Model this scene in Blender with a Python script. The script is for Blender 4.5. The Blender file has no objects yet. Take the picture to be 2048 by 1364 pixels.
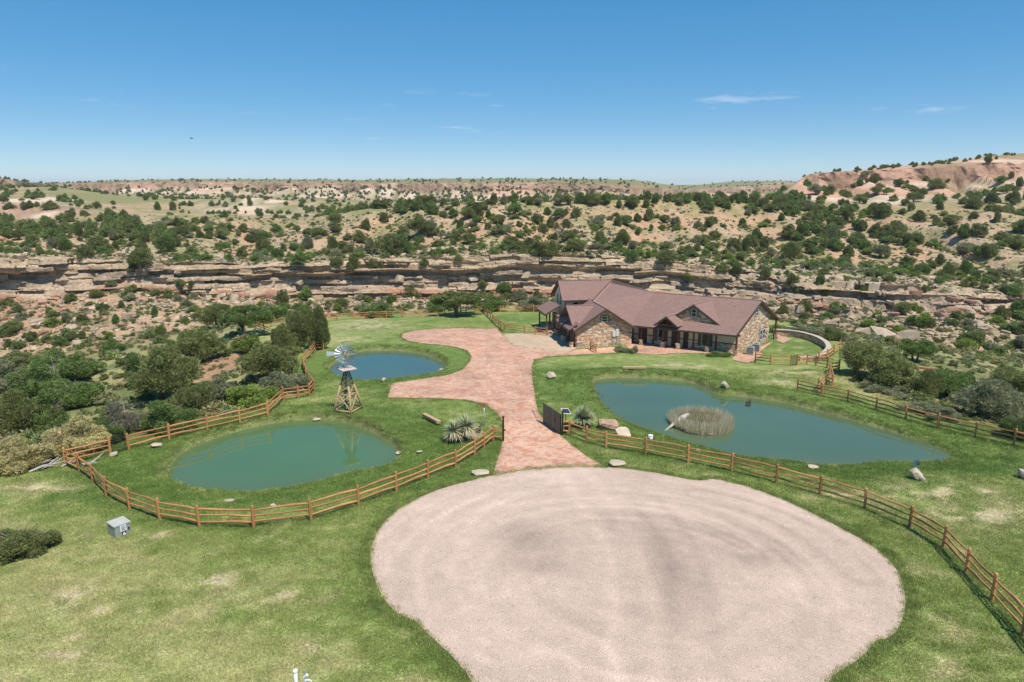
import bpy, bmesh, math, random
import numpy as np
from mathutils import Vector, Matrix, Euler

random.seed(7)
rng = np.random.default_rng(7)
SC = bpy.context.scene
COL = SC.collection

# ------------------------------------------------------------------ camera
F, CX, CY, H = 1365.0, 1024.0, 682.0, 17.5          # focal length and centre in pixels of a 2048 wide frame, camera height
PITCH = math.atan((CY - 371.0) / F)
cp_, sp_ = math.cos(PITCH), math.sin(PITCH)
cam = bpy.data.cameras.new('camera')
cam.lens = 36.0 * F / 2048.0
cam.sensor_width = 36.0
cam.clip_start, cam.clip_end = 0.5, 40000.0
camo = bpy.data.objects.new('camera', cam)
COL.objects.link(camo)
camo.location = (0, 0, H)
camo.rotation_euler = (math.pi / 2 - PITCH, 0, 0)
SC.camera = camo

# ------------------------------------------------------------------ sky, sun, exposure
SUN_EL, SUN_AZ = math.radians(62), math.radians(143)       # azimuth from +Y clockwise: behind the camera and to the right
sd = Vector((math.sin(SUN_AZ) * math.cos(SUN_EL), math.cos(SUN_AZ) * math.cos(SUN_EL), math.sin(SUN_EL)))
world = bpy.data.worlds.new('World')
SC.world = world
world.use_nodes = True
wn, wl = world.node_tree.nodes, world.node_tree.links
wn.clear()
wout = wn.new('ShaderNodeOutputWorld')
wbg = wn.new('ShaderNodeBackground')
sky = wn.new('ShaderNodeTexSky')
sky.sky_type = 'NISHITA'
sky.sun_disc = False
sky.sun_elevation, sky.sun_rotation = SUN_EL, SUN_AZ
sky.altitude = 900
sky.air_density, sky.dust_density, sky.ozone_density = 0.6, 0.0, 4.0
wbg.inputs['Strength'].default_value = 0.12
k1 = wn.new('ShaderNodeVectorMath'); k1.operation = 'SCALE'; k1.inputs['Scale'].default_value = 0.12
gm = wn.new('ShaderNodeGamma'); gm.inputs['Gamma'].default_value = 0.42
hs = wn.new('ShaderNodeHueSaturation')
hs.inputs['Saturation'].default_value = 2.13
k2 = wn.new('ShaderNodeVectorMath'); k2.operation = 'MULTIPLY'; k2.inputs[1].default_value = (6.05, 6.0, 5.75)
wl.new(sky.outputs[0], k1.inputs[0]); wl.new(k1.outputs[0], gm.inputs['Color']); wl.new(gm.outputs[0], hs.inputs['Color']); wl.new(hs.outputs[0], k2.inputs[0])
# faint wisps of high cloud, low above the horizon all round
tcw = wn.new('ShaderNodeTexCoord')
sepw = wn.new('ShaderNodeSeparateXYZ')
wl.new(tcw.outputs['Generated'], sepw.inputs[0])
mapw = wn.new('ShaderNodeMapping')
mapw.inputs['Scale'].default_value = (3.0, 3.0, 20.0)
mapw.inputs['Location'].default_value = (1.3, 0.4, 0.0)
wl.new(tcw.outputs['Generated'], mapw.inputs[0])
nzw = wn.new('ShaderNodeTexNoise')
nzw.inputs['Scale'].default_value = 3.0
nzw.inputs['Detail'].default_value = 9.0
nzw.inputs['Roughness'].default_value = 0.62
wl.new(mapw.outputs[0], nzw.inputs['Vector'])
crw = wn.new('ShaderNodeMapRange')
crw.inputs['From Min'].default_value, crw.inputs['From Max'].default_value = 0.60, 0.78
wl.new(nzw.outputs['Fac'], crw.inputs['Value'])
bandw = wn.new('ShaderNodeValToRGB')
for e, (p, v) in zip([bandw.color_ramp.elements[0], bandw.color_ramp.elements[1]], [(0.045, 0.0), (0.075, 1.0)]):
    e.position, e.color = p, (v, v, v, 1)
e = bandw.color_ramp.elements.new(0.105); e.color = (1, 1, 1, 1)
e = bandw.color_ramp.elements.new(0.135); e.color = (0, 0, 0, 1)
wl.new(sepw.outputs['Z'], bandw.inputs['Fac'])
mulw = wn.new('ShaderNodeMath'); mulw.operation = 'MULTIPLY'
wl.new(crw.outputs[0], mulw.inputs[0]); wl.new(bandw.outputs[0], mulw.inputs[1])
mul2 = wn.new('ShaderNodeMath'); mul2.operation = 'MULTIPLY'; mul2.inputs[1].default_value = 0.6
wl.new(mulw.outputs[0], mul2.inputs[0])
mixw = wn.new('ShaderNodeMix'); mixw.data_type = 'RGBA'
mixw.inputs['B'].default_value = (5.6, 6.1, 6.8, 1)
wl.new(mul2.outputs[0], mixw.inputs['Factor'])
wl.new(k2.outputs[0], mixw.inputs['A'])
wl.new(mixw.outputs['Result'], wbg.inputs['Color'])
wl.new(wbg.outputs[0], wout.inputs['Surface'])

sun = bpy.data.lights.new('sun', 'SUN')
sun.energy, sun.angle, sun.color = 4.3, math.radians(0.53), (1.0, 0.945, 0.85)
suno = bpy.data.objects.new('sun', sun)
COL.objects.link(suno)
suno.rotation_euler = sd.to_track_quat('Z', 'Y').to_euler()
suno.location = (0, 0, 60)
vs = SC.view_settings
vs.view_transform, vs.look, vs.exposure, vs.gamma, vs.use_curve_mapping = 'Standard', 'None', 0.34, 1.0, False
SC.cycles.max_bounces = 6
SC.cycles.diffuse_bounces = 3
SC.cycles.glossy_bounces = 3
SC.cycles.transmission_bounces = 3
SC.cycles.transparent_max_bounces = 6
SC.cycles.volume_bounces = 0
SC.cycles.use_denoising = True

# ------------------------------------------------------------------ maths helpers
def sstep(a, b, x):
    t = np.clip((x - a) / (b - a), 0, 1)
    return t * t * (3 - 2 * t)

def lerp(a, b, t):
    return a + (b - a) * t

def _hash(i, j, k, seed):
    h = (i.astype(np.int64) * 374761393 + j.astype(np.int64) * 668265263 + k * 2147483647 + seed * 1274126177) & 0xFFFFFFFF
    h = ((h ^ (h >> 13)) * 1274126177) & 0xFFFFFFFF
    h = ((h ^ (h >> 16)) * 2246822519) & 0xFFFFFFFF
    return ((h ^ (h >> 15)) & 0xFFFFFF) / float(0xFFFFFF)

def vn(x, y, seed=0):
    x, y = np.asarray(x, float), np.asarray(y, float)
    i, j = np.floor(x).astype(np.int64), np.floor(y).astype(np.int64)
    fx, fy = x - i, y - j
    fx, fy = fx * fx * (3 - 2 * fx), fy * fy * (3 - 2 * fy)
    a, b = _hash(i, j, 0, seed), _hash(i + 1, j, 0, seed)
    c, d = _hash(i, j + 1, 0, seed), _hash(i + 1, j + 1, 0, seed)
    return (a * (1 - fx) + b * fx) * (1 - fy) + (c * (1 - fx) + d * fx) * fy

def fbm(x, y, seed=0, o=4, g=0.5):
    s, a, t = 0.0, 1.0, 0.0
    for q in range(o):
        s = s + a * vn(np.asarray(x) * 2 ** q + 17.3 * q, np.asarray(y) * 2 ** q + 9.1 * q, seed + q)
        t += a; a *= g
    return s / t                                            # 0..1

def ray(px, py):
    v = -(py - CY) / F
    return np.array([(px - CX) / F, cp_ + v * sp_, -sp_ + v * cp_])

SLOPE = 0.05
def G0(px, py):
    """pixel -> point of the gently falling yard plane"""
    d = ray(px, py)
    t = (-SLOPE * -30.0 - H) / (d[2] + SLOPE * d[1])
    return np.array([d[0] * t, d[1] * t, H + d[2] * t])

def GZ(px, py, z):
    d = ray(px, py); t = (z - H) / d[2]
    return np.array([d[0] * t, d[1] * t, z])

def zpix(py, Y):
    d = ray(CX, py)
    return H + Y * d[2] / d[1]

def polyline(pts, f=G0):
    return np.array([f(*p)[:2] for p in pts])

def smooth_poly(P, n=3):
    for _ in range(n):
        A, B = P, np.roll(P, -1, 0)
        Q = np.empty((2 * len(P), 2)); Q[0::2] = .75 * A + .25 * B; Q[1::2] = .25 * A + .75 * B
        P = Q
        if len(P) > 260: break
    return P

def sdf(P, x, y):
    """signed distance to polygon (negative inside)"""
    x, y = np.asarray(x, float), np.asarray(y, float)
    d = np.full(x.shape, 1e18); ins = np.zeros(x.shape, bool)
    n = len(P)
    for i in range(n):
        ax, ay = P[i]; bx, by = P[(i + 1) % n]
        ex, ey = bx - ax, by - ay
        wx, wy = x - ax, y - ay
        t = np.clip((wx * ex + wy * ey) / (ex * ex + ey * ey + 1e-12), 0, 1)
        d = np.minimum(d, (wx - ex * t) ** 2 + (wy - ey * t) ** 2)
        c = ((ay > y) != (by > y)) & (x < (bx - ax) * (y - ay) / (by - ay + 1e-12) + ax)
        ins ^= c
    d = np.sqrt(d)
    return np.where(ins, -d, d)

# ------------------------------------------------------------------ mesh helpers
def tag(o, label=None, cat=None, group=None, kind=None):
    if label: o['label'] = label
    if cat: o['category'] = cat
    if group: o['group'] = group
    if kind: o['kind'] = kind
    return o

def link(name, me, mat=None, parent=None):
    o = bpy.data.objects.new(name, me)
    COL.objects.link(o)
    if mat and me is not None and not me.materials: me.materials.append(mat)
    if parent is not None: o.parent = parent
    return o

LOC = {}
def thing(name, loc, label, cat, group=None, rz=0.0):
    o = bpy.data.objects.new(name, None)
    COL.objects.link(o)
    o.empty_display_size = 0.3
    o.location = loc; o.rotation_euler = (0, 0, rz)
    LOC[o.name] = Vector(loc)
    return tag(o, label, cat, group)

def mesh_np(name, V, Fq, col=None, smooth=True, tri=False):
    me = bpy.data.meshes.new(name)
    V = np.ascontiguousarray(V, np.float32); Fq = np.ascontiguousarray(Fq, np.int32)
    k = Fq.shape[1]
    me.vertices.add(len(V)); me.vertices.foreach_set('co', V.ravel())
    me.loops.add(Fq.size); me.loops.foreach_set('vertex_index', Fq.ravel())
    me.polygons.add(len(Fq)); me.polygons.foreach_set('loop_start', np.arange(0, Fq.size, k, dtype=np.int32))
    me.polygons.foreach_set('use_smooth', np.full(len(Fq), smooth, bool))
    me.update(calc_edges=True)
    if col is not None:
        a = me.attributes.new('Col', 'FLOAT_COLOR', 'POINT')
        c = np.ones((len(V), 4), np.float32); c[:, :3] = col
        a.data.foreach_set('color', c.ravel())
    return me

class MB:
    """collects simple shapes into one mesh"""
    def __init__(s): s.v, s.f, s.c, s.cur = [], [], [], None
    def add(s, verts, faces):
        b = len(s.v); s.v += [tuple(map(float, p)) for p in verts]
        for f in faces:
            s.f.append(tuple(b + i for i in f)); s.c.append(s.cur)
        return s
    def frame(s, c, ax, ay, az):
        """box from centre and three half vectors"""
        c, ax, ay, az = (np.asarray(q, float) for q in (c, ax, ay, az))
        P = [c + i * ax + j * ay + k * az for k in (-1, 1) for j in (-1, 1) for i in (-1, 1)]
        return s.add(P, [(0, 2, 3, 1), (4, 5, 7, 6), (0, 1, 5, 4), (2, 6, 7, 3), (0, 4, 6, 2), (1, 3, 7, 5)])
    def box(s, c, size, rz=0.0):
        ca, sa = math.cos(rz), math.sin(rz)
        return s.frame(c, (size[0] / 2 * ca, size[0] / 2 * sa, 0), (-size[1] / 2 * sa, size[1] / 2 * ca, 0), (0, 0, size[2] / 2))
    def beam(s, a, b, w, h, up=(0, 0, 1)):
        a, b = np.asarray(a, float), np.asarray(b, float)
        d = b - a; L = np.linalg.norm(d); d = d / L
        side = np.cross(d, up); n = np.linalg.norm(side)
        side = np.array([1, 0, 0]) if n < 1e-6 else side / n
        u = np.cross(side, d)
        return s.frame((a + b) / 2, d * L / 2, side * w / 2, u * h / 2)
    def tube(s, pts, rad, n=8, cap=True):
        pts = [np.asarray(p, float) for p in pts]
        rad = rad if hasattr(rad, '__len__') else [rad] * len(pts)
        V, Fs = [], []
        for i, p in enumerate(pts):
            d = pts[min(i + 1, len(pts) - 1)] - pts[max(i - 1, 0)]
            d = d / (np.linalg.norm(d) + 1e-9)
            ref = np.array([0, 0, 1.0]) if abs(d[2]) < .9 else np.array([1.0, 0, 0])
            a = np.cross(d, ref); a /= np.linalg.norm(a); b = np.cross(d, a)
            V += [p + rad[i] * (a * math.cos(2 * math.pi * k / n) + b * math.sin(2 * math.pi * k / n)) for k in range(n)]
        for i in range(len(pts) - 1):
            for k in range(n):
                q = (k + 1) % n
                Fs.append((i * n + k, i * n + q, (i + 1) * n + q, (i + 1) * n + k))
        if cap:
            Fs.append(tuple(range(n))[::-1]); Fs.append(tuple((len(pts) - 1) * n + k for k in range(n)))
        return s.add(V, Fs)
    def slab(s, poly, th):
        """polygon (3-D points, roughly planar) given thickness downwards along its normal"""
        P = [np.asarray(p, float) for p in poly]; n = len(P)
        nn = np.zeros(3)
        for i in range(n): nn += np.cross(P[i], P[(i + 1) % n])
        nn /= np.linalg.norm(nn)
        if nn[2] < 0: nn = -nn; P = P[::-1]
        Q = [p - nn * th for p in P]
        return s.add(P + Q, [tuple(range(n)), tuple(range(2 * n - 1, n - 1, -1))] + [(i, n + i, n + (i + 1) % n, (i + 1) % n) for i in range(n)])
    def mesh(s, name, smooth=False, bevel=0):
        me = bpy.data.meshes.new(name)
        me.from_pydata(s.v, [], s.f)
        if any(c is not None for c in s.c):
            a = me.attributes.new('Col', 'FLOAT_COLOR', 'CORNER')
            arr = []
            for p, c in zip(me.polygons, s.c):
                arr += list((*(c or (1, 1, 1)), 1)) * p.loop_total
            a.data.foreach_set('color', arr)
        bm = bmesh.new(); bm.from_mesh(me)
        bmesh.ops.recalc_face_normals(bm, faces=bm.faces)
        if bevel:
            bmesh.ops.bevel(bm, geom=bm.edges[:], offset=bevel, segments=1, affect='EDGES', profile=.6)
        bm.to_mesh(me); bm.free()
        if smooth:
            for p in me.polygons: p.use_smooth = True
        return me
    def part(s, name, mat, parent, smooth=False, bevel=0, label=None):
        """part built in world coordinates under an un-rotated parent"""
        o = link(name, s.mesh(name, smooth, bevel), mat, parent)
        if parent is not None and parent.name in LOC: o.location = -LOC[parent.name]
        if label: o['label'] = label
        return o

# ------------------------------------------------------------------ materials
def mat(name, col=(.5, .5, .5), rough=.85, var=.25, scale=4.0, detail=6, bump=0.0, bscale=None, attr=None, metal=0.0,
        spec=.3, rnd=0.0, stretch=(1, 1, 1), col2=None, gen='Object', fine=0.0, fscale=60, transl=0.0):
    m = bpy.data.materials.new(name); m.use_nodes = True
    nt = m.node_tree; N, L = nt.nodes, nt.links
    b = N['Principled BSDF']
    b.inputs['Roughness'].default_value = rough
    b.inputs['Metallic'].default_value = metal
    b.inputs['Specular IOR Level'].default_value = spec
    tc = N.new('ShaderNodeTexCoord'); mp = N.new('ShaderNodeMapping')
    mp.inputs['Scale'].default_value = stretch
    L.new(tc.outputs[gen], mp.inputs[0])
    nz = N.new('ShaderNodeTexNoise'); nz.inputs['Scale'].default_value = scale; nz.inputs['Detail'].default_value = detail
    nz.inputs['Roughness'].default_value = .6
    L.new(mp.outputs[0], nz.inputs['Vector'])
    if attr:
        at = N.new('ShaderNodeAttribute'); at.attribute_name = attr
        base = at.outputs['Color']
    else:
        rg = N.new('ShaderNodeRGB'); rg.outputs[0].default_value = (*col, 1); base = rg.outputs[0]
    if col2 is not None:
        mr = N.new('ShaderNodeMapRange'); mr.inputs['From Min'].default_value = .38; mr.inputs['From Max'].default_value = .62
        L.new(nz.outputs['Fac'], mr.inputs['Value'])
        mx = N.new('ShaderNodeMix'); mx.data_type = 'RGBA'
        L.new(mr.outputs[0], mx.inputs['Factor']); L.new(base, mx.inputs['A']); mx.inputs['B'].default_value = (*col2, 1)
        base = mx.outputs['Result']
    def scaleby(base, src, lo, hi, a=.25, c=.75):
        mr = N.new('ShaderNodeMapRange')
        mr.inputs['From Min'].default_value, mr.inputs['From Max'].default_value = a, c
        mr.inputs['To Min'].default_value, mr.inputs['To Max'].default_value = lo, hi
        L.new(src, mr.inputs['Value'])
        vm = N.new('ShaderNodeVectorMath'); vm.operation = 'SCALE'
        L.new(base, vm.inputs[0]); L.new(mr.outputs[0], vm.inputs['Scale'])
        return vm.outputs[0]
    if var: base = scaleby(base, nz.outputs['Fac'], 1 - var, 1 + var)
    if fine:
        n2 = N.new('ShaderNodeTexNoise'); n2.inputs['Scale'].default_value = fscale; n2.inputs['Detail'].default_value = 3
        L.new(mp.outputs[0], n2.inputs['Vector'])
        base = scaleby(base, n2.outputs['Fac'], 1 - fine, 1 + fine, .3, .7)
    if rnd:
        oi = N.new('ShaderNodeObjectInfo')
        base = scaleby(base, oi.outputs['Random'], 1 - rnd, 1 + rnd, 0, 1)
    L.new(base, b.inputs['Base Color'])
    if bump:
        n3 = N.new('ShaderNodeTexNoise'); n3.inputs['Scale'].default_value = bscale or scale * 3; n3.inputs['Detail'].default_value = 5
        L.new(mp.outputs[0], n3.inputs['Vector'])
        bp = N.new('ShaderNodeBump'); bp.inputs['Strength'].default_value = 1.0; bp.inputs['Distance'].default_value = bump
        L.new(n3.outputs['Fac'], bp.inputs['Height']); L.new(bp.outputs[0], b.inputs['Normal'])
    if transl:
        tr = N.new('ShaderNodeBsdfTranslucent'); L.new(base, tr.inputs['Color'])
        ms = N.new('ShaderNodeMixShader'); ms.inputs[0].default_value = transl
        L.new(b.outputs[0], ms.inputs[1]); L.new(tr.outputs[0], ms.inputs[2])
        L.new(ms.outputs[0], N['Material Output'].inputs['Surface'])
    return m

# ------------------------------------------------------------------ plan of the place (outlines read off as ground points)
ZPAD = -2.8
O1 = np.array([8.26, 85.06]); a1 = math.radians(11)
E1 = np.array([math.cos(a1), math.sin(a1)]); B1 = np.array([-math.sin(a1), math.cos(a1)])          # garage block axes
O2 = np.array([27.31, 81.10]); E2 = np.array([-.8803, .4745])
B2 = np.array([.4745, .8803]) - .25 * E2                                                            # living wing axes
def L1(u, v, z=0.0): p = O1 + u * E1 + v * B1; return np.array([p[0], p[1], ZPAD + z])
def L2(u, n, z=0.0): p = O2 + u * E2 + n * B2; return np.array([p[0], p[1], ZPAD + z])

ZW_LEFT, ZW_BACK, ZW_RIGHT = -1.25, -2.7, -1.75
pond_left = smooth_poly(polyline([(340,960),(337,940),(350,915),(380,895),(430,875),(500,855),(570,842),(640,838),(690,843),(740,860),(775,880),(800,900),(803,912),(790,930),(750,943),(700,950),(650,962),(600,974),(540,984),(480,988),(420,985),(370,975)], lambda a, b: GZ(a, b, ZW_LEFT)), 2)
pond_back = smooth_poly(polyline([(655,738),(665,728),(690,714),(715,703),(760,700),(820,703),(860,711),(885,724),(896,738),(880,747),(830,756),(780,761),(720,764),(690,758),(668,750)], lambda a, b: GZ(a, b, ZW_BACK)), 2)
pond_right = smooth_poly(polyline([(1180,762),(1215,755),(1270,755),(1330,758),(1390,765),(1420,780),(1437,791),(1480,792),(1560,803),(1650,825),(1740,850),(1830,878),(1890,900),(1908,915),(1895,923),(1850,928),(1780,925),(1720,932),(1660,936),(1600,928),(1530,920),(1480,915),(1440,905),(1380,890),(1330,875),(1290,862),(1255,850),(1225,835),(1205,815),(1192,790)], lambda a, b: GZ(a, b, ZW_RIGHT)), 2)

gravel_P = smooth_poly(polyline([(985,951),(1040,941),(1120,934),(1210,934),(1290,942),(1370,958),(1400,963),(1430,957),(1500,975),(1580,1005),(1660,1045),(1740,1088),(1785,1125),(1808,1170),(1812,1210),(1800,1255),(1775,1280),(1755,1278),(1720,1320),(1690,1335),(1652,1364),(1620,1480),(1560,1640),(1100,1660),(1010,1480),(945,1364),(915,1325),(885,1295),(850,1265),(830,1240),(800,1232),(770,1205),(748,1160),(738,1110),(750,1070),(780,1030),(830,1000),(880,978),(940,962)]), 2)
drive_P = polyline([(985,951),(992,930),(1000,905),(1006,880),(1008,862),(1004,842),(992,824),(970,809),(930,800),(870,797),(776,796),(783,768),(850,758),(895,751),(925,740),(940,724),(943,713),(935,702),(915,695),(880,690),(840,687),(815,682),(803,675),(805,668),(825,662),(870,658),(920,657),(994,658),(1003,668),(1024,692),(1130,704),(1153,698),(1230,694),(1240,704),(1190,706),(1150,708),(1100,712),(1068,720),(1063,735),(1065,760),(1069,785),(1072,805),(1075,822),(1085,838),(1105,857),(1130,880),(1170,912),(1210,934),(1120,934),(1040,941)])
pad_P = polyline([(1003,668),(1095,674),(1112,669),(1122,668),(1153,697),(1130,704),(1024,692)])
patio_P = np.array([L2(13.4, 1.6)[:2], L2(13.6, -.9)[:2], G0(1272,706)[:2], G0(1311,708.5)[:2], G0(1348,704)[:2], L2(3.6, -.75)[:2], L2(.5, -.7)[:2], L2(.3, 1.6)[:2]])
walk_P = np.array([L2(.3, 1.5)[:2], G0(1464,714)[:2], G0(1497,722)[:2], G0(1527,706)[:2], G0(1519,702)[:2], G0(1550,683)[:2], G0(1567,688)[:2], G0(1584,681)[:2], G0(1552,675)[:2], L2(-.4, 12)[:2], L2(-.4, 1.5)[:2]])
house_P = np.array([L1(-1.5, -1.2)[:2], L1(8, -1)[:2], L2(12.5, -1.3)[:2], L2(-1, -1.3)[:2], L2(-1.6, 13)[:2], L2(9, 13.5)[:2], L1(8, 17)[:2], L1(-2.5, 17)[:2]])
yard_px = [(-900,985),(-300,962),(0,944),(128,915),(175,900),(230,893),(258,888),(339,872),(415,853),(480,838),(536,824),(570,806),(600,792),(618,782),(616,766),(606,748),(598,728),(610,712),(626,700),(618,693),(560,684),(522,672),(508,660),(540,652),(600,643),(670,637),(740,633),(815,630),(890,628),(930,625),(966,618),(1000,619),(1067,620),(1110,619),(1300,606),(1520,640),(1585,655),(1640,672),(1670,690),(1690,704),(1688,740),(1680,752),(1700,778),(1760,800),(1820,820),(1890,842),(1960,858),(2040,880),(2300,950),(2900,1080),(2900,2400),(1024,5200),(-900,2400)]
yard_P = polyline(yard_px)

def d_hard(x, y):
    return np.minimum.reduce([sdf(gravel_P, x, y), sdf(drive_P, x, y), sdf(pad_P, x, y)])

def Znear(x, y, detail=True):
    x, y = np.asarray(x, float), np.asarray(y, float)
    z = -SLOPE * (y - 30)
    dp = sdf(house_P, x, y)
    z = lerp(z, ZPAD, 1 - sstep(0.5, 6, dp))
    dh = d_hard(x, y)
    if detail:
        z = z + .22 * (fbm(x / 7, y / 7, 3) - .5) * sstep(0, 4, dh) * sstep(0, 5, dp)
        z = z + .05 * (fbm(x / 1.1, y / 1.1, 5, 2) - .5) * sstep(0, 1, dh) * sstep(0, 1, dp)
    dy = sdf(yard_P, x, y)
    out = np.maximum(dy, 0)
    drop = .19 * (np.sqrt(out ** 2 + 25) - 5)
    z = z - drop
    if detail:
        z = z + sstep(2, 14, dy) * 2.4 * (fbm(x / 16, y / 16, 11, 4) - .5)
    for P, zw in ((pond_left, ZW_LEFT), (pond_back, ZW_BACK), (pond_right, ZW_RIGHT)):
        d = sdf(P, x, y)
        cyp = P[:, 1].mean(); rim = zw + .26 + .36 * sstep(cyp - 6, cyp + 5, y) + .10 * (fbm(x / 3, y / 3, 21, 2) - .5)
        w = (1 - sstep(.6, 5.0, d)) * np.where(d > 0, sstep(.2, 2.5, dh), 1)
        z = lerp(z, rim, w)
        bank = lerp(zw - .12, z, sstep(-.25, .42 + .30 * (vn(x / 1.5, y / 1.5, 9) - .5), d))
        z = np.where(d < 1.1, bank, z)
        z = np.where(d < -.25, zw - .12 - np.minimum(1.2, .45 * (-d - .25)), z)
    return np.maximum(z, -19)

# ------------------------------------------------------------------ near ground sheet
uN = np.linspace(-1.05, 1.05, 620)
yN = 9.0 * (165.0 / 9.0) ** np.linspace(0, 1, 470)
UU, YY = np.meshgrid(uN, yN)
XX = UU * (YY + 6)
ZZ = Znear(XX, YY)
def grid_faces(r, c):
    i = np.arange((r - 1) * c).reshape(r - 1, c)[:, :-1].ravel()
    return np.stack([i, i + 1, i + c + 1, i + c], 1)

dY = sdf(yard_P, XX, YY); dH = d_hard(XX, YY)
dPd = np.minimum.reduce([sdf(P, XX, YY) for P in (pond_left, pond_back, pond_right)])
fence_in = polyline([(132,930),(221,908),(339,880),(480,847),(567,802),(619,793),(628,780),(608,735),(630,701),(600,645),(966,620),(1110,620),(1540,660),(1640,690),(1660,720),(1594,760),(1660,780),(1811,838),(2027,890),(2300,960),(2300,1100),(2045,1272),(1931,1146),(1819,1055),(1639,990),(1463,943),(1291,908),(1125,870),(1006,880),(911,935),(793,983),(622,1041),(507,1056),(399,1055),(260,1018),(187,965)])
dF = sdf(fence_in, XX, YY)

def lushness(x, y, dpond, dhard, dfen):
    l = .33 + .5 * (fbm(x / 9, y / 9, 31, 4) - .5) + .55 * (fbm(x / 2.2, y / 2.2, 33, 3) - .5) + .55 * (fbm(x / .8, y / .45, 35, 3) - .5)
    l = l + .40 * (1 - sstep(.5, 7.5, dpond)) + .32 * (1 - sstep(-.2, 1.8, dhard)) * (vn(x / 2, y / 2, 4) * .6 + .5)
    l = l + .20 * (1 - sstep(-6, 1.5, dfen)) + .26 * np.exp(-((dfen - .2) / 1.2) ** 2)
    # the near right lawn and the foreground stay sparse
    l = l - .22 * sstep(36, 26, y) * sstep(2, 8, dhard)
    return np.clip(l, 0, 1)
lush = lushness(XX, YY, dPd, dH, dF)
# two watered patches that stay deep green, some bare ones
def spot(px, py, r, ry=None):
    c = G0(px, py); return np.exp(-(((XX - c[0]) / r) ** 2 + ((YY - c[1]) / (ry or r)) ** 2))
for q in [(170,985,2.5),(300,940,5),(900,880,3.5),(760,850,6),(860,940,6),(1120,740,5),(1560,690,6),(1040,640,8),(1280,900,5),(1020,900,3),(700,650,1),(960,945,3)]:
    lush = np.clip(lush + .30 * spot(*q), 0, 1)
bare = np.zeros_like(lush)
for q in [(310,1068,.9,.5),(1600,745,2.2,1.6),(1560,765,2.5,1.2),(735,650,5,6),(690,680,2.5,3),(1340,730,1.8,1.4),(1380,732,2.5,1.2),(680,760,1.2,1.2),(165,1190,1.8,.8),(200,1215,1.2,.6),(140,1275,1.2,.6),(1900,985,3,2),(1960,1030,4,1.5),(870,1265,1,.6),(640,1290,.8,.4),(100,1310,1.6,.4),(420,1160,1.5,.8),(560,1190,1.5,.5),(1480,1000,1.5,.4),(60,980,3,1),(1700,990,2,.8)]:
    bare = np.maximum(bare, spot(*q))
bare = np.clip(bare * .95 * sstep(.38, .62, fbm(XX / .9, YY / .6, 41, 4)) + .35 * sstep(.62, .78, fbm(XX / 1.6, YY / .9, 43, 4)) * sstep(3, 8, dPd), 0, 1)
lush = lush * (1 - .55 * bare)
g_dark, g_mid, g_pale, soil = (np.array(c) for c in ((.125, .180, .044), (.205, .248, .072), (.345, .338, .145), (.48, .37, .24)))
def c3(a): return a[..., None]
cN = np.where(c3(lush) < .5, lerp(g_pale, g_mid, c3(sstep(.08, .5, lush))), lerp(g_mid, g_dark, c3(sstep(.5, .85, lush))))
cN = lerp(cN, soil, c3(np.clip(bare * .75, 0, 1)))
# wild ground outside the fences: dry grass, red earth
wild = sstep(.0, 3.5, dY)
nz1 = fbm(XX / 5, YY / 5, 51, 4); nz2 = fbm(XX / 11, YY / 11, 53, 4)
cW = lerp(np.array([.30, .27, .125]), np.array([.15, .175, .065]), c3(sstep(.4, .62, nz1)))
cW = lerp(cW, np.array([.36, .215, .125]), c3(sstep(.54, .68, nz2)))
cN = lerp(cN, cW, c3(wild))
# dry margin and mud at the water's edge
mud = (1 - sstep(.02, .30, dPd)) * (.55 + .9 * (fbm(XX / 1.2, YY / 1.2, 45, 3) - .3))
cN = lerp(cN, np.array([.22, .165, .10]), c3(np.clip(mud, 0, 1) * .65))
ground = link('ground', mesh_np('ground', np.stack([XX, YY, ZZ], -1).reshape(-1, 3), grid_faces(*XX.shape), cN.reshape(-1, 3)))
ground['kind'] = 'structure'
M_ground = mat('lawn', attr='Col', rough=.95, var=.28, scale=1.7, detail=8, fine=.42, fscale=9, bump=.05, bscale=10, spec=.1)
ground.data.materials.append(M_ground)

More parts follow.
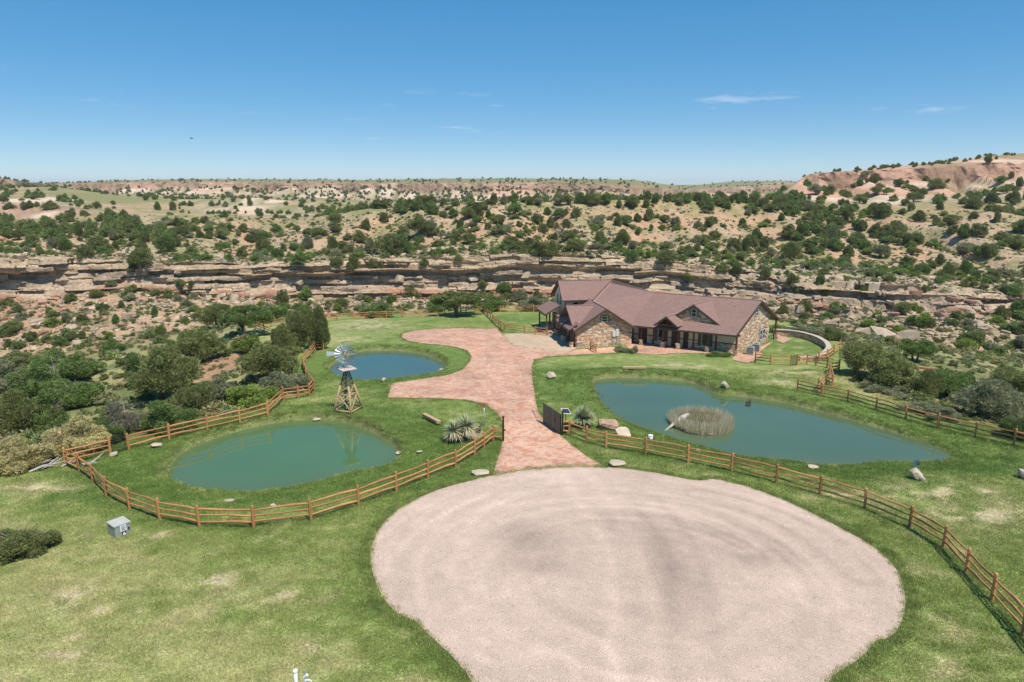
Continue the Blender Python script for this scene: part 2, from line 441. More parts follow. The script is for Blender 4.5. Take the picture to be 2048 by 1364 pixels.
# ------------------------------------------------------------------ canyon sheet: creek, talus, cliff, benches, ridges, mesas
# per picture column: (distance, pixel row) or (distance, None, height) of each break of slope
def P_(Y, py): return (Y, zpix(py, Y))
def Z_(Y, z): return (Y, z)
cols = {
 -330: [Z_(100,-17),P_(122,700),P_(148,608),P_(152,512),P_(168,500),P_(210,458),P_(262,444),P_(285,445),P_(305,402),P_(400,392),P_(520,380),P_(640,372),P_(690,356),P_(700,344),P_(850,342),Z_(9000,40)],
 0:    [Z_(100,-17),P_(122,700),P_(148,602),P_(152,512),P_(168,500),P_(210,458),P_(262,444),P_(285,445),P_(305,406),P_(400,394),P_(520,384),P_(640,375),P_(690,362),P_(698,350),P_(800,348),Z_(9000,30)],
 60:   [Z_(100,-17),P_(122,698),P_(149,600),P_(153,513),P_(168,502),P_(210,458),P_(262,442),P_(285,443),P_(305,406),P_(400,394),P_(500,376),P_(640,374),P_(690,368),P_(698,362),P_(800,366),Z_(9000,20)],
 130:  [Z_(101,-17),P_(122,695),P_(150,590),P_(154,515),P_(170,503),P_(212,458),P_(260,438),P_(285,440),P_(305,412),P_(400,395),P_(500,374),P_(700,378),P_(900,374),P_(908,368),P_(1400,367),Z_(9000,25)],
 250:  [Z_(103,-16.5),P_(125,690),P_(153,580),P_(157,519),P_(172,508),P_(215,460),P_(258,430),P_(300,432),P_(330,428),P_(420,398),P_(500,392),P_(820,386),P_(880,378),P_(890,365),P_(1400,361),Z_(9000,40)],
 400:  [Z_(106,-16),P_(130,670),P_(156,586),P_(160,524),P_(176,512),P_(216,466),P_(256,432),P_(300,436),P_(390,428),P_(440,400),P_(560,400),P_(840,390),P_(900,375),P_(908,363),P_(1500,358),Z_(9000,45)],
 520:  [Z_(112,-16),P_(135,650),P_(160,597),P_(163,526),P_(180,515),P_(218,470),P_(254,436),P_(300,440),P_(390,428),P_(440,393),P_(600,404),P_(850,392),P_(905,375),P_(912,364),P_(1500,358),Z_(9000,45)],
 620:  [Z_(125,-15.5),P_(146,640),P_(164,600),P_(167,524),P_(182,512),P_(216,466),P_(250,438),P_(300,442),P_(390,428),P_(450,402),P_(600,408),P_(850,394),P_(905,376),P_(912,365),P_(1500,359),Z_(9000,45)],
 740:  [Z_(134,-15),P_(152,640),P_(167,600),P_(170,519),P_(184,505),P_(214,462),P_(246,418),P_(300,432),P_(390,432),P_(450,410),P_(600,416),P_(840,398),P_(895,377),P_(902,366),P_(1450,360),Z_(9000,45)],
 900:  [Z_(138,-15),P_(154,640),P_(168,596),P_(171,511),P_(184,500),P_(212,458),P_(244,405),P_(300,420),Z_(390,-4),Z_(450,-4),Z_(600,-5),P_(820,402),P_(865,378),P_(872,366),P_(1400,357),Z_(9000,50)],
 1100: [Z_(138,-15),P_(154,640),P_(168,594),P_(171,509),P_(184,498),P_(212,456),P_(246,401),P_(300,415),Z_(390,-3),Z_(450,-3),Z_(600,-4),P_(820,402),P_(865,380),P_(872,365),P_(1300,357),Z_(9000,45)],
 1270: [Z_(138,-15),P_(152,640),P_(166,600),P_(170,520),P_(182,508),P_(212,460),P_(248,400),P_(300,412),Z_(390,-2),Z_(450,-2),Z_(600,-2),P_(760,400),P_(800,384),P_(808,373),P_(880,360),Z_(9000,25)],
 1370: [Z_(136,-15),P_(150,640),P_(164,608),P_(168,527),P_(182,505),P_(214,462),P_(250,400),P_(300,408),Z_(390,0),Z_(450,0),Z_(600,0),P_(900,402),P_(1000,390),P_(1010,380),P_(1400,373),Z_(9000,25)],
 1450: [Z_(132,-15),P_(146,650),P_(160,605),P_(165,535),P_(180,508),P_(214,466),P_(252,400),P_(300,405),Z_(390,3),Z_(450,3),Z_(600,3),P_(1000,400),P_(1300,384),P_(1312,374),P_(1600,363),Z_(9000,40)],
 1540: [Z_(124,-15),P_(140,660),P_(155,610),P_(160,552),P_(178,520),P_(214,470),P_(254,404),P_(300,398),P_(330,394),P_(360,388),P_(420,388),P_(1000,396),P_(1300,380),P_(1312,371),P_(1600,361),Z_(9000,40)],
 1600: [Z_(116,-15),P_(134,670),P_(150,612),P_(155,560),P_(176,530),P_(214,474),P_(256,412),P_(337,364),P_(342,346),P_(360,344),P_(420,350),Z_(1000,20),Z_(1300,20),Z_(1312,20),Z_(1600,25),Z_(9000,25)],
 1700: [Z_(108,-15),P_(126,690),P_(146,616),P_(151,565),P_(174,536),P_(214,478),P_(256,418),P_(334,362),P_(339,342),P_(360,338),P_(420,344),Z_(1000,20),Z_(1300,20),Z_(1312,20),Z_(1600,25),Z_(9000,25)],
 1800: [Z_(103,-15),P_(118,705),P_(142,620),P_(147,568),P_(172,545),P_(212,485),P_(256,424),P_(332,358),P_(337,337),P_(362,331),P_(420,338),Z_(1000,20),Z_(1300,20),Z_(1312,20),Z_(1600,25),Z_(9000,25)],
 1950: [Z_(102,-15),P_(116,708),P_(140,622),P_(145,580),P_(172,552),P_(210,490),P_(254,420),P_(328,346),P_(333,326),P_(372,309),P_(430,316),Z_(1000,20),Z_(1300,20),Z_(1312,20),Z_(1600,25),Z_(9000,25)],
 2100: [Z_(102,-15),P_(116,712),P_(140,630),P_(145,590),P_(172,556),P_(210,494),P_(254,420),P_(326,340),P_(331,318),P_(385,296),P_(440,302),Z_(1000,20),Z_(1300,20),Z_(1312,20),Z_(1600,25),Z_(9000,25)],
 2380: [Z_(102,-15),P_(116,720),P_(140,640),P_(145,600),P_(172,560),P_(210,494),P_(254,414),P_(326,322),P_(331,300),P_(390,276),P_(440,282),Z_(1000,20),Z_(1300,20),Z_(1312,20),Z_(1600,25),Z_(9000,25)],
}
cpx = np.array(sorted(cols)); tab = np.array([cols[c] for c in cpx])                # (ncol, 16, 2)
pxF = np.arange(-330, 2381, 3.0)
def ci(k, q):                                                                        # smooth interpolation across columns
    return np.interp(pxF, cpx, tab[:, k, q])
BY = np.array([ci(k, 0) for k in range(16)]); BZ = np.array([ci(k, 1) for k in range(16)])
kern = np.hanning(15); kern /= kern.sum()
for k in range(16):
    BY[k] = np.convolve(np.pad(BY[k], 7, 'edge'), kern, 'valid'); BZ[k] = np.convolve(np.pad(BZ[k], 7, 'edge'), kern, 'valid')
xw = UFX = (pxF - CX) / F * 165
BY[2] += 5 * (fbm(xw / 22, xw * 0 + 1.5, 101, 3) - .5); BY[3] = np.maximum(BY[3] + 5 * (fbm(xw / 14, xw * 0 + 1.5, 102, 4) - .5), BY[2] + .6)
BZ[3] += 2.0 * (fbm(xw / 9, xw * 0 + 2.5, 103, 4) - .5); BZ[2] += 2.6 * (fbm(xw / 13, xw * 0 + 3.5, 104, 4) - .5)
rowsN = [16, 64, 90, 44, 62, 56, 24, 30, 28, 24, 22, 34, 18, 20, 8]
YF, ZF, SEG, TT = [], [], [], []
for k, n in enumerate(rowsN):
    t = np.arange(n) / n
    if k in (4, 5): t2 = t
    YF.append(BY[k][None] + (BY[k + 1] - BY[k])[None] * t[:, None]); ZF.append(BZ[k][None] + (BZ[k + 1] - BZ[k])[None] * t[:, None])
    SEG += [k] * n; TT += list(t)
YF.append(BY[15][None]); ZF.append(BZ[15][None]); SEG.append(14); TT.append(1.0)
YF, ZF = np.concatenate(YF), np.concatenate(ZF)
SEG, TT = np.array(SEG)[:, None], np.array(TT)[:, None]
T = SEG + TT                                                                         # 0..15 along the profile
UF = (pxF - CX)[None] / F
XF = UF * YF
PXF = np.broadcast_to(pxF[None], XF.shape)
near_w = 1 - sstep(5.6, 6.6, T)
# relief
zn = 1.3 * (fbm(XF / 14, YF / 14, 61, 5) - .5) * (sstep(.2, 1.2, T) * (1 - .75 * sstep(1.8, 2.1, T) * (1 - sstep(3.0, 3.4, T))))
zn = zn * near_w + (1 - near_w) * (4.0 * (fbm(XF / 70, YF / 60, 63, 5) - .5) * (1 - sstep(12.4, 13, T) * .85) * (1 - .8 * sstep(6.6, 7, T) * (1 - sstep(8.2, 9, T)) * sstep(1560, 1640, PXF)))
zn = zn + near_w * 2.6 * (fbm(XF / 38, YF / 30, 65, 3) - .5) * sstep(3.4, 5, T)
spur = np.abs(fbm(XF / 30 + .4 * fbm(YF / 30, XF / 60, 110, 2), YF / 110, 111, 3) - .5) * 2
zn = zn + near_w * 7.0 * (np.clip(spur * 1.6, 0, 1) - .45) * sstep(3.7, 4.6, T) * (1 - sstep(5.5, 6.0, T))
gul = np.abs(fbm(XF / 26 + .25 * fbm(XF / 40, YF / 40, 66), YF / 90, 67, 4) - .5) * 2      # gullies down the mesa flanks
far_fl = sstep(10.6, 11.2, T) * (1 - sstep(12.2, 12.9, T)) + sstep(6.1, 6.8, T) * (1 - sstep(7.3, 7.9, T)) * sstep(1540, 1620, PXF)
zn = zn - 7.0 * (1 - np.clip(gul * 2.6, 0, 1)) ** 1.3 * far_fl
# broken rock of the talus and blocky terraces (steps of bedding)
zn = zn + .55 * (fbm(XF / 2.4, YF / 2.4, 68, 3) - .5) * sstep(.6, 1.2, T) * (1 - sstep(1.9, 2.1, T))
ZF2 = ZF + zn
rightw = sstep(1330, 1560, PXF)
terr = np.clip(sstep(.7, 1.1, T) * (1 - sstep(4.1, 4.8, T)), 0, 1) * (.28 + 1.1 * rightw) + sstep(3.0, 3.05, T) * (1 - sstep(3.4, 3.9, T)) * .5
terr = np.clip(terr * sstep(.36, .56, fbm(XF / 17, YF / 9, 69, 3)), 0, 1)
hb = 1.7
zq = ZF2 + .9 * (fbm(XF / 30, YF / 30, 70, 2) - .5)
fr = zq / hb - np.floor(zq / hb)
stepz = (np.floor(zq / hb) + sstep(.72, .98, fr)) * hb - (zq - ZF2)
ZF2 = lerp(ZF2, stepz, terr * .92)
# main cliff: bedded face with a jutting cap, hollows below it, red shale at the foot
s = np.clip(T - 2, 0, 1); face = (T >= 2) & (T <= 3)
rec = np.interp(pxF, [-330,0,120,150,195,230,260,440,490,510,640,730,800,880,960,1020,1100,1250,1330,1420,1500,1640,1680,1800,1900,2050,2380], [.8,1,1,.25,.8,.75,.1,.15,.5,1,1,.7,.55,.6,.9,.6,.8,.7,.75,.3,.25,.35,.8,.7,.2,.35,.3])[None]
warp = .10 * (fbm(XF / 9, XF * 0 + 3, 71, 3) - .5)
ss = s + warp
hollow = sstep(.10, .24, ss) * (1 - sstep(.60, .70, ss)) * (.35 + 1.3 * fbm(XF / 6.5, ZF / 4, 72, 3)) * rec
kb = np.floor((ZF + 1.3 * warp * 8 + .5 * (fbm(XF / 16, XF * 0, 109, 2) - .5)) / .85)
band = _hash(np.floor(XF / 5.5 + 3 * _hash(kb, kb * 0, 0, 5)).astype(np.int64), kb.astype(np.int64), 0, 73) - .5
band2 = _hash(kb.astype(np.int64), np.floor(XF / 23 + .7).astype(np.int64), 0, 74) - .5
yo = (1.5 * hollow - .7 * sstep(.66, .74, ss) + 1.7 * (ss - .5) * (1 - rec) + 1.7 * band + 1.5 * band2 + 1.6 * (fbm(XF / 4.5, ZF / 1.6, 75, 4) - .5)) * sstep(0, .06, s) * (1 - sstep(.97, 1.0, s))
YF2 = YF + np.where(face, yo, 0.0)
# caps of the distant rims
rimf = sstep(11.9, 12.1, T) * (1 - sstep(13, 13.1, T)) + (sstep(6.9, 7.05, T) * (1 - sstep(8, 8.1, T))) * np.maximum(sstep(1560, 1640, PXF), 1 - sstep(180, 230, PXF))
YF2 = YF2 + rimf * 10 * (fbm(XF / 9, ZF / 5, 77, 4) - .5)
XF2 = UF * YF2
# colours of rock, earth and grass
def arr(*c): return np.array(c)
n1 = fbm(XF / 6, YF / 6, 81, 4); n2 = fbm(XF / 20, YF / 16, 82, 4); n3 = fbm(XF / 2.0, YF / 2.0, 83, 3)
tan, grey, red, ora, pale, grs = arr(.41,.305,.20), arr(.39,.295,.205), arr(.37,.185,.12), arr(.43,.275,.165), arr(.48,.37,.265), arr(.235,.222,.098)
cF = np.zeros((*XF.shape, 3)) + tan
tal = lerp(tan, ora, c3(sstep(.42, .7, n2))); tal = lerp(tal, red, c3(sstep(.60, .76, n1) * .8)); tal = lerp(tal, grs, c3(sstep(.46, .62, n3) * .7))
lowred = sstep(1700, 1760, PXF) * (1 - sstep(1.0, 1.5, T)) + (1 - sstep(40, 120, PXF)) * sstep(1.2, 1.8, T)
tal = lerp(tal, red * 1.12, c3(np.clip(lowred, 0, 1) * .75))
strat = vn(ZF * 2.3 + 2 * n2, XF / 60, 84)
bench = lerp(lerp(tan, pale, c3(n1)), grs, c3(sstep(.34, .54, fbm(XF / 7, YF / 5, 85, 4)) * .95))
slope = lerp(ora, tan, c3(sstep(.35, .65, n2))); slope = lerp(slope, red * 1.1, c3(sstep(.62, .8, n2) * .4)); slope = lerp(slope, grs, c3(sstep(.47, .64, n1) * .72))
crest = lerp(grs, slope, c3(sstep(.36, .54, n1)))
pinkf = lerp(arr(.52,.31,.21), arr(.60,.46,.34), c3(sstep(.35, .65, vn(ZF2 / 2.2 + 1.5 * n2, XF / 120, 84)))); pinkf = lerp(pinkf, grs * .8, c3((1 - np.clip(gul * 3.2, 0, 1)) * .8)); pinkf = lerp(pinkf, grs * .9, c3(sstep(.52, .7, fbm(XF / 45, YF / 45, 86, 4)) * .6))
vall = lerp(grs, slope, c3(sstep(.5, .68, fbm(XF / 40, YF / 40, 87, 4))))
face_c = np.where(c3(ss + .25 * (fbm(XF / 7, ZF / 2, 105, 3) - .5)) < .17, lerp(red * .92, tan * .9, c3(sstep(.45, .6, fbm(XF / 12, ZF / 3, 106, 2)))), lerp(grey, tan, c3(sstep(.55, .75, ss))))
face_c = face_c * c3(.86 + .34 * vn(kb * 1.7, XF / 30, 88)) * c3(.84 + .30 * (band + .5)) * c3(.80 + .36 * fbm(XF / 1.1, ZF / 5, 112, 3))
W = lambda a, b: c3(sstep(a - .12, a + .12, T) * (1 - sstep(b - .12, b + .12, T)))
cF = tal
cF = np.where(c3(T >= 3), bench, cF); cF = lerp(cF, slope, W(4.25, 5.75)); cF = lerp(cF, crest, W(5.75, 6.3)); cF = lerp(cF, vall, W(6.3, 20))
mound = np.where(PXF < 1500, 1.0, 0)
pw = PXF + 160 * (fbm(XF / 30, YF / 30, 107, 3) - .5)
cF = lerp(cF, pinkf, W(7.1, 9.15) * c3(np.maximum(1 - sstep(120, 230, pw), sstep(370, 430, pw) * (1 - sstep(600, 700, pw))) * sstep(.30, .45, fbm(XF / 22, ZF2 / 6, 108, 3))))
cF = lerp(cF, pinkf, W(10.9, 13.0) * c3(mound)); cF = lerp(cF, grs * .95, W(13.05, 20) * c3(mound))
cF = lerp(cF, pinkf, W(6.2, 9.4) * c3(sstep(1520, 1600, PXF)))
cF = lerp(cF, arr(.32, .19, .135), c3(np.clip(rimf, 0, 1) * .7 * sstep(.2, .42, fbm(XF / 7, ZF / 2.5, 89, 3))))
cF = np.where(c3(np.broadcast_to(face, XF.shape)), face_c, cF)
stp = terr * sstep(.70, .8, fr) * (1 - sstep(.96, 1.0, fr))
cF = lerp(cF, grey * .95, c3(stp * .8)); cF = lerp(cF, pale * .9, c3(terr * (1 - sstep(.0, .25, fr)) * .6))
cF = np.clip(cF, 0, 1)
canyon = link('canyon_terrain', mesh_np('canyon_terrain', np.stack([XF2, YF2, ZF2], -1).reshape(-1, 3), grid_faces(*XF.shape), cF.reshape(-1, 3), smooth=False))
canyon['kind'] = 'structure'
FN1, FN3 = n1, n3
M_rock = mat('canyon_rock', attr='Col', rough=.95, var=.22, scale=.55, detail=9, fine=.30, fscale=2.6, bump=.35, bscale=1.3, spec=.1)
canyon.data.materials.append(M_rock)

# ------------------------------------------------------------------ looking up ground points
def znf(x, y):
    """near ground height, bilinear from the sheet"""
    x, y = np.asarray(x, float), np.asarray(y, float)
    r = np.clip(np.log(np.maximum(y, 1) / 9.0) / np.log(165.0 / 9.0) * (len(yN) - 1), 0, len(yN) - 1.001)
    c = np.clip((x / (y + 6) - uN[0]) / (uN[-1] - uN[0]) * (len(uN) - 1), 0, len(uN) - 1.001)
    i, j = r.astype(int), c.astype(int); a, b = r - i, c - j
    return (ZZ[i, j] * (1 - b) + ZZ[i, j + 1] * b) * (1 - a) + (ZZ[i + 1, j] * (1 - b) + ZZ[i + 1, j + 1] * b) * a
PROW = YF2, ZF2
def hit(px, py):
    """first ground point seen through a pixel"""
    d = ray(px, py); k = d[2] / d[1]; u = d[0] / d[1]
    best = None
    ys = np.arange(14, 160, .3)
    dz = znf(u * ys, ys) - (H + k * ys)
    w = np.nonzero(dz > 0)[0]
    if len(w) and w[0] > 0:
        i = w[0]; t = dz[i - 1] / (dz[i - 1] - dz[i]); y = ys[i - 1] + .3 * t
        best = y
    c = (u * F + CX - pxF[0]) / 3.0; c0 = int(np.clip(round(c), 0, len(pxF) - 1))
    yc, zc = YF2[:, c0], ZF2[:, c0]
    dz = zc - (H + k * yc); w = np.nonzero((dz[1:] > 0) & (dz[:-1] <= 0))[0]
    if len(w):
        i = w[0]; t = dz[i] / (dz[i] - dz[i + 1]); y = yc[i] + (yc[i + 1] - yc[i]) * t
        if best is None or y < best: best = y
    if best is None: return None
    return np.array([u * best, best, H + k * best])

def seat(x, y):
    """top ground height at a plan position"""
    z = float(znf(x, y)) if y < 164 else -99
    if y > 90:
        c0 = int(np.clip(round((x / y * F + CX - pxF[0]) / 3.0), 0, len(pxF) - 1))
        if y >= YF2[0, c0]:
            i = int(np.clip(np.searchsorted(YF[:, c0], y), 1, len(YF) - 1))
            z = max(z, float(min(ZF2[i - 1, c0], ZF2[i, c0])))
    return z

# ------------------------------------------------------------------ ponds
def tri_sheet(P, z, name, m, step=None, zf=None, off=0.0):
    bm = bmesh.new()
    bm.faces.new([bm.verts.new((x, y, z)) for x, y in P])
    if step:
        x0, y0 = P.min(0); x1, y1 = P.max(0)
        for ax, lo, hi in ((0, x0, x1), (1, y0, y1)):
            q = lo + step
            while q < hi:
                nrm = (1, 0, 0) if ax == 0 else (0, 1, 0)
                co = (q, 0, 0) if ax == 0 else (0, q, 0)
                bmesh.ops.bisect_plane(bm, geom=bm.verts[:] + bm.edges[:] + bm.faces[:], plane_co=co, plane_no=nrm, dist=1e-5)
                q += step
    bmesh.ops.triangulate(bm, faces=bm.faces[:])
    if zf is not None:
        xy = np.array([v.co[:2] for v in bm.verts]); zz = zf(xy[:, 0], xy[:, 1]) + off
        for v, q in zip(bm.verts, zz): v.co.z = q
    bmesh.ops.recalc_face_normals(bm, faces=bm.faces)
    if bm.faces and sum(f.normal.z for f in bm.faces) < 0: bmesh.ops.reverse_faces(bm, faces=bm.faces)
    me = bpy.data.meshes.new(name); bm.to_mesh(me); bm.free()
    return link(name, me, m)

def water(name):
    m = mat(name, attr='Col', rough=.03, var=.07, scale=.12, detail=3, spec=.5)
    b = m.node_tree.nodes['Principled BSDF']; b.inputs['IOR'].default_value = 1.5
    N, L = m.node_tree.nodes, m.node_tree.links
    tc = [n for n in N if n.type == 'TEX_COORD'][0]
    nz = N.new('ShaderNodeTexNoise'); nz.inputs['Scale'].default_value = 2.6; nz.inputs['Detail'].default_value = 3
    mpw = N.new('ShaderNodeMapping'); mpw.inputs['Scale'].default_value = (1.0, 1.8, 1.0)
    L.new(tc.outputs['Object'], mpw.inputs[0]); L.new(mpw.outputs[0], nz.inputs['Vector'])
    bp = N.new('ShaderNodeBump'); bp.inputs['Distance'].default_value = .0011; bp.inputs['Strength'].default_value = .5
    L.new(nz.outputs['Fac'], bp.inputs['Height']); L.new(bp.outputs[0], b.inputs['Normal'])
    return m
M_water = water('pond_water')
def grow(P, d):
    c = P.mean(0); A, B = np.roll(P, 1, 0), np.roll(P, -1, 0)
    t = B - A; n = np.stack([t[:, 1], -t[:, 0]], 1); n /= np.linalg.norm(n, axis=1)[:, None] + 1e-9
    if ((P + n * .01 - c) ** 2).sum() < ((P - c) ** 2).sum(): n = -n
    return P + n * d
for nm, P, zw, deep in (('pond_water', pond_left, ZW_LEFT, (.072, .146, .056)), ('pond_water', pond_back, ZW_BACK, (.058, .112, .086)), ('pond_water', pond_right, ZW_RIGHT, (.074, .124, .064))):
    o = tri_sheet(grow(P, .35), zw, nm, M_water, .9)
    xy = np.array([v.co[:2] for v in o.data.vertices]); dd = -sdf(P, xy[:, 0], xy[:, 1])
    sh = (1 - sstep(.1, 2.0 + 2.2 * fbm(xy[:, 0] / 4, xy[:, 1] / 4, 47, 2), dd)) * .42
    wc_ = lerp(np.array(deep), np.array([.105, .125, .050]), sh[:, None]) * (1 + .16 * (fbm(xy[:, 0] / 7, xy[:, 1] / 5, 48, 3) - .5))[:, None]
    a = o.data.attributes.new('Col', 'FLOAT_COLOR', 'POINT'); a.data.foreach_set('color', np.concatenate([wc_, np.ones((len(wc_), 1))], 1).astype(np.float32).ravel())
    o['kind'] = 'structure'

# ------------------------------------------------------------------ gravel court, stamped concrete drive, pads
def ramp_mat(name, stops, scale, rough=.9, detail=6, var=.15, fine=.2, fscale=40, bump=.02, vor=0.0, spec=.2, distort=.0, rnd=0.0, bscale=None):
    m = mat(name, (1, 1, 1), rough=rough, var=var, scale=scale * .35, fine=fine, fscale=fscale, bump=bump, bscale=bscale or fscale * .5, spec=spec, rnd=rnd)
    N, L = m.node_tree.nodes, m.node_tree.links
    rg = [n for n in N if n.type == 'RGB'][0]; mp = [n for n in N if n.type == 'MAPPING'][0]
    nz = N.new('ShaderNodeTexNoise'); nz.inputs['Scale'].default_value = scale; nz.inputs['Detail'].default_value = detail
    nz.inputs['Roughness'].default_value = .65; nz.inputs['Distortion'].default_value = distort
    L.new(mp.outputs[0], nz.inputs['Vector'])
    src = nz.outputs['Fac']
    if vor:
        vo = N.new('ShaderNodeTexVoronoi'); vo.inputs['Scale'].default_value = vor
        L.new(mp.outputs[0], vo.inputs['Vector'])
        sp = N.new('ShaderNodeSeparateColor'); L.new(vo.outputs['Color'], sp.inputs[0])
        mx = N.new('ShaderNodeMix'); mx.inputs['Factor'].default_value = .08
        L.new(src, mx.inputs['A']); L.new(sp.outputs[0], mx.inputs['B']); src = mx.outputs['Result']
    cr = N.new('ShaderNodeValToRGB'); cr.color_ramp.elements[0].position = stops[0][0]; cr.color_ramp.elements[0].color = (*stops[0][1], 1)
    cr.color_ramp.elements[1].position = stops[-1][0]; cr.color_ramp.elements[1].color = (*stops[-1][1], 1)
    for p, c in stops[1:-1]:
        e = cr.color_ramp.elements.new(p); e.color = (*c, 1)
    L.new(src, cr.inputs['Fac'])
    for l in list(rg.outputs[0].links):
        to = l.to_socket; L.remove(l); L.new(cr.outputs[0], to)
    return m
M_flag = ramp_mat('stamped_concrete', [(.28, (.42, .165, .085)), (.40, (.50, .22, .115)), (.46, (.46, .235, .155)), (.53, (.53, .37, .285)), (.60, (.57, .30, .16)), (.70, (.60, .43, .325))], 1.25, rough=.75, detail=10, var=.24, fine=.16, fscale=11, bump=.012, vor=2.4, distort=1.5, rnd=.10)
M_conc = ramp_mat('concrete', [(.3, (.42, .29, .19)), (.5, (.47, .345, .235)), (.7, (.50, .39, .28))], .7, rough=.85, fine=.08, fscale=20, bump=.005)
M_walk = ramp_mat('red_concrete', [(.3, (.44, .20, .12)), (.5, (.50, .29, .20)), (.7, (.54, .38, .30))], 1.2, rough=.8, fine=.1, fscale=12, bump=.006)
M_joint = mat('joint_dirt', (.20, .15, .11), rough=1, var=.2, scale=3)

def zplane(x, y): return Znear(x, y, False)

gr = tri_sheet(gravel_P, 0, 'gravel_court', None, .30, zplane, .03)
xy = np.array([v.co[:2] for v in gr.data.vertices])
gc = np.array([G0(1290, 1150)[0], G0(1290, 1150)[1]])
rr = np.hypot(xy[:, 0] - gc[0], (xy[:, 1] - gc[1])); th = np.arctan2(xy[:, 1] - gc[1], xy[:, 0] - gc[0])
trk = fbm(rr / .30 + 2 * fbm(th * 2, rr * .1, 91, 2), th * 1.6, 92, 3)
mot = fbm(xy[:, 0] / 4, xy[:, 1] / 4, 93, 4)
shade = 1.0 + .26 * (trk - .5) * sstep(1.5, 5, rr) * (.35 + 1.1 * fbm(xy[:, 0] / 5, xy[:, 1] / 5, 94, 2)) + .20 * (mot - .5) + .10 * sstep(.7, .95, np.sin(rr * 4.3 + 1.2 * fbm(th * 1.5, rr * .15, 97, 2))) * sstep(4, 7, rr) * sstep(.45, .6, fbm(th * 1.2, rr * .2, 98, 2))
for (px, py, r1, r2, a) in [(1050, 1075, 1.6, 2.2, -.30), (1065, 1135, 1.8, .8, -.22), (1230, 1040, 1.0, 1.6, -.2), (1330, 1120, 1.2, 5.0, -.22), (1530, 1110, 2.2, 1.8, -.30), (1440, 1060, 2.6, 1.4, -.2), (1300, 1230, .8, 1.6, -.10), (880, 1010, 3, 1, .05), (1120, 950, 4, 1.2, .05), (1090, 1300, 1.0, .5, .05), (1650, 1050, 2, 1, .03)]:
    c = G0(px, py); shade += a * np.exp(-((xy[:, 0] - c[0]) / r1) ** 2 - ((xy[:, 1] - c[1]) / r2) ** 2)
def track(px_pts, amp, wid):
    Q = resample_(np.array([G0(*p)[:2] for p in px_pts]), 60); dd = np.full(len(xy), 9e9)
    for a_, b_ in zip(Q[:-1], Q[1:]):
        e_ = b_ - a_; t_ = np.clip(((xy - a_) @ e_) / (e_ @ e_), 0, 1); dd = np.minimum(dd, np.hypot(*(xy - a_ - t_[:, None] * e_).T))
    return amp * (np.exp(-((dd - .8) / wid) ** 2)) * (.3 + 1.2 * fbm(xy[:, 0] / 2, xy[:, 1] / 2, 99, 2))
def resample_(P, n):
    s = np.concatenate([[0], np.cumsum(np.linalg.norm(np.diff(P, axis=0), axis=1))]); q = np.linspace(0, s[-1], n)
    R = np.stack([np.interp(q, s, P[:, 0]), np.interp(q, s, P[:, 1])], 1)
    for _ in range(30): R[1:-1] = .25 * R[:-2] + .5 * R[1:-1] + .25 * R[2:]
    return R
for pts_, amp_, w_ in (([(1020,1000),(1150,985),(1280,990),(1400,1012),(1510,1060),(1600,1125),(1640,1200)], .15, .28), ([(930,1140),(985,1065),(1100,1030),(1240,1022),(1380,1045),(1480,1090)], .12, .25), ([(1400,990),(1540,1025),(1650,1085),(1720,1150)], -.13, .22),
                       ([(1270,1420),(1268,1200),(1240,1080),(1150,945)], .11, .3), ([(1400,1420),(1390,1250),(1370,1100),(1290,1000)], -.10, .3), ([(900,1250),(860,1120),(930,1020),(1080,960)], .10, .25), ([(1000,1300),(1090,1270),(1180,1300),(1200,1364)], .10, .2)):
    shade += track(pts_, amp_, w_)
gcol = shade[:, None] * np.array([.498, .370, .292])
at_ = gr.data.attributes.new('Col', 'FLOAT_COLOR', 'POINT')
at_.data.foreach_set('color', np.concatenate([gcol, np.ones((len(gcol), 1))], 1).astype(np.float32).ravel())
for p in gr.data.polygons: p.use_smooth = True
M_gravel = mat('gravel', attr='Col', rough=.95, var=.10, scale=1.2, fine=.50, fscale=34, bump=.010, bscale=36, spec=.1)
gr.data.materials.append(M_gravel)
gr['kind'] = 'structure'

def slabs(P, name, m, cuts, gap=.022, off=.045, base_off=.012):
    base = tri_sheet(P, 0, name, M_joint, 1.6, zplane, base_off)
    base['kind'] = 'structure'
    bm = bmesh.new(); bm.faces.new([bm.verts.new((x, y, 0)) for x, y in P])
    for (p, q) in cuts:
        p, q = np.asarray(p), np.asarray(q); t = q - p
        bmesh.ops.bisect_plane(bm, geom=bm.verts[:] + bm.edges[:] + bm.faces[:], plane_co=(p[0], p[1], 0), plane_no=(t[1], -t[0], 0), dist=1e-4)
    polys = [[tuple(v.co[:2]) for v in f.verts] for f in bm.faces]; bm.free()
    for poly in polys:
        A = np.array(poly)
        b2 = bmesh.new(); f = b2.faces.new([b2.verts.new((x, y, 0)) for x, y in A])
        if f.calc_area() < .3: b2.free(); continue
        bmesh.ops.inset_region(b2, faces=[f], thickness=gap, use_even_offset=True)
        inner = max(b2.faces, key=lambda g: g.calc_area())
        Q = np.array([v.co[:2] for v in inner.verts]); b2.free()
        o = tri_sheet(Q, 0, 'slab', m, 1.6, zplane, off)
        o.parent = base
    return base
gp = lambda *a: [G0(*p)[:2] for p in a]
slabs(drive_P, 'driveway', M_flag, [gp((1120, 934), (1078, 850)), gp((1000, 852), (1085, 850)), gp((990, 822), (1076, 822)), gp((960, 790), (1070, 790)), gp((985, 800), (968, 690)), gp((880, 800), (868, 750)), gp((960, 760), (1066, 757)), gp((940, 726), (1066, 727)), gp((900, 690), (1080, 697)), gp((915, 700), (885, 655)), gp((1040, 740), (1010, 650))])
slabs(pad_P, 'concrete_pad', M_conc, [gp((1068, 670), (1085, 700))])
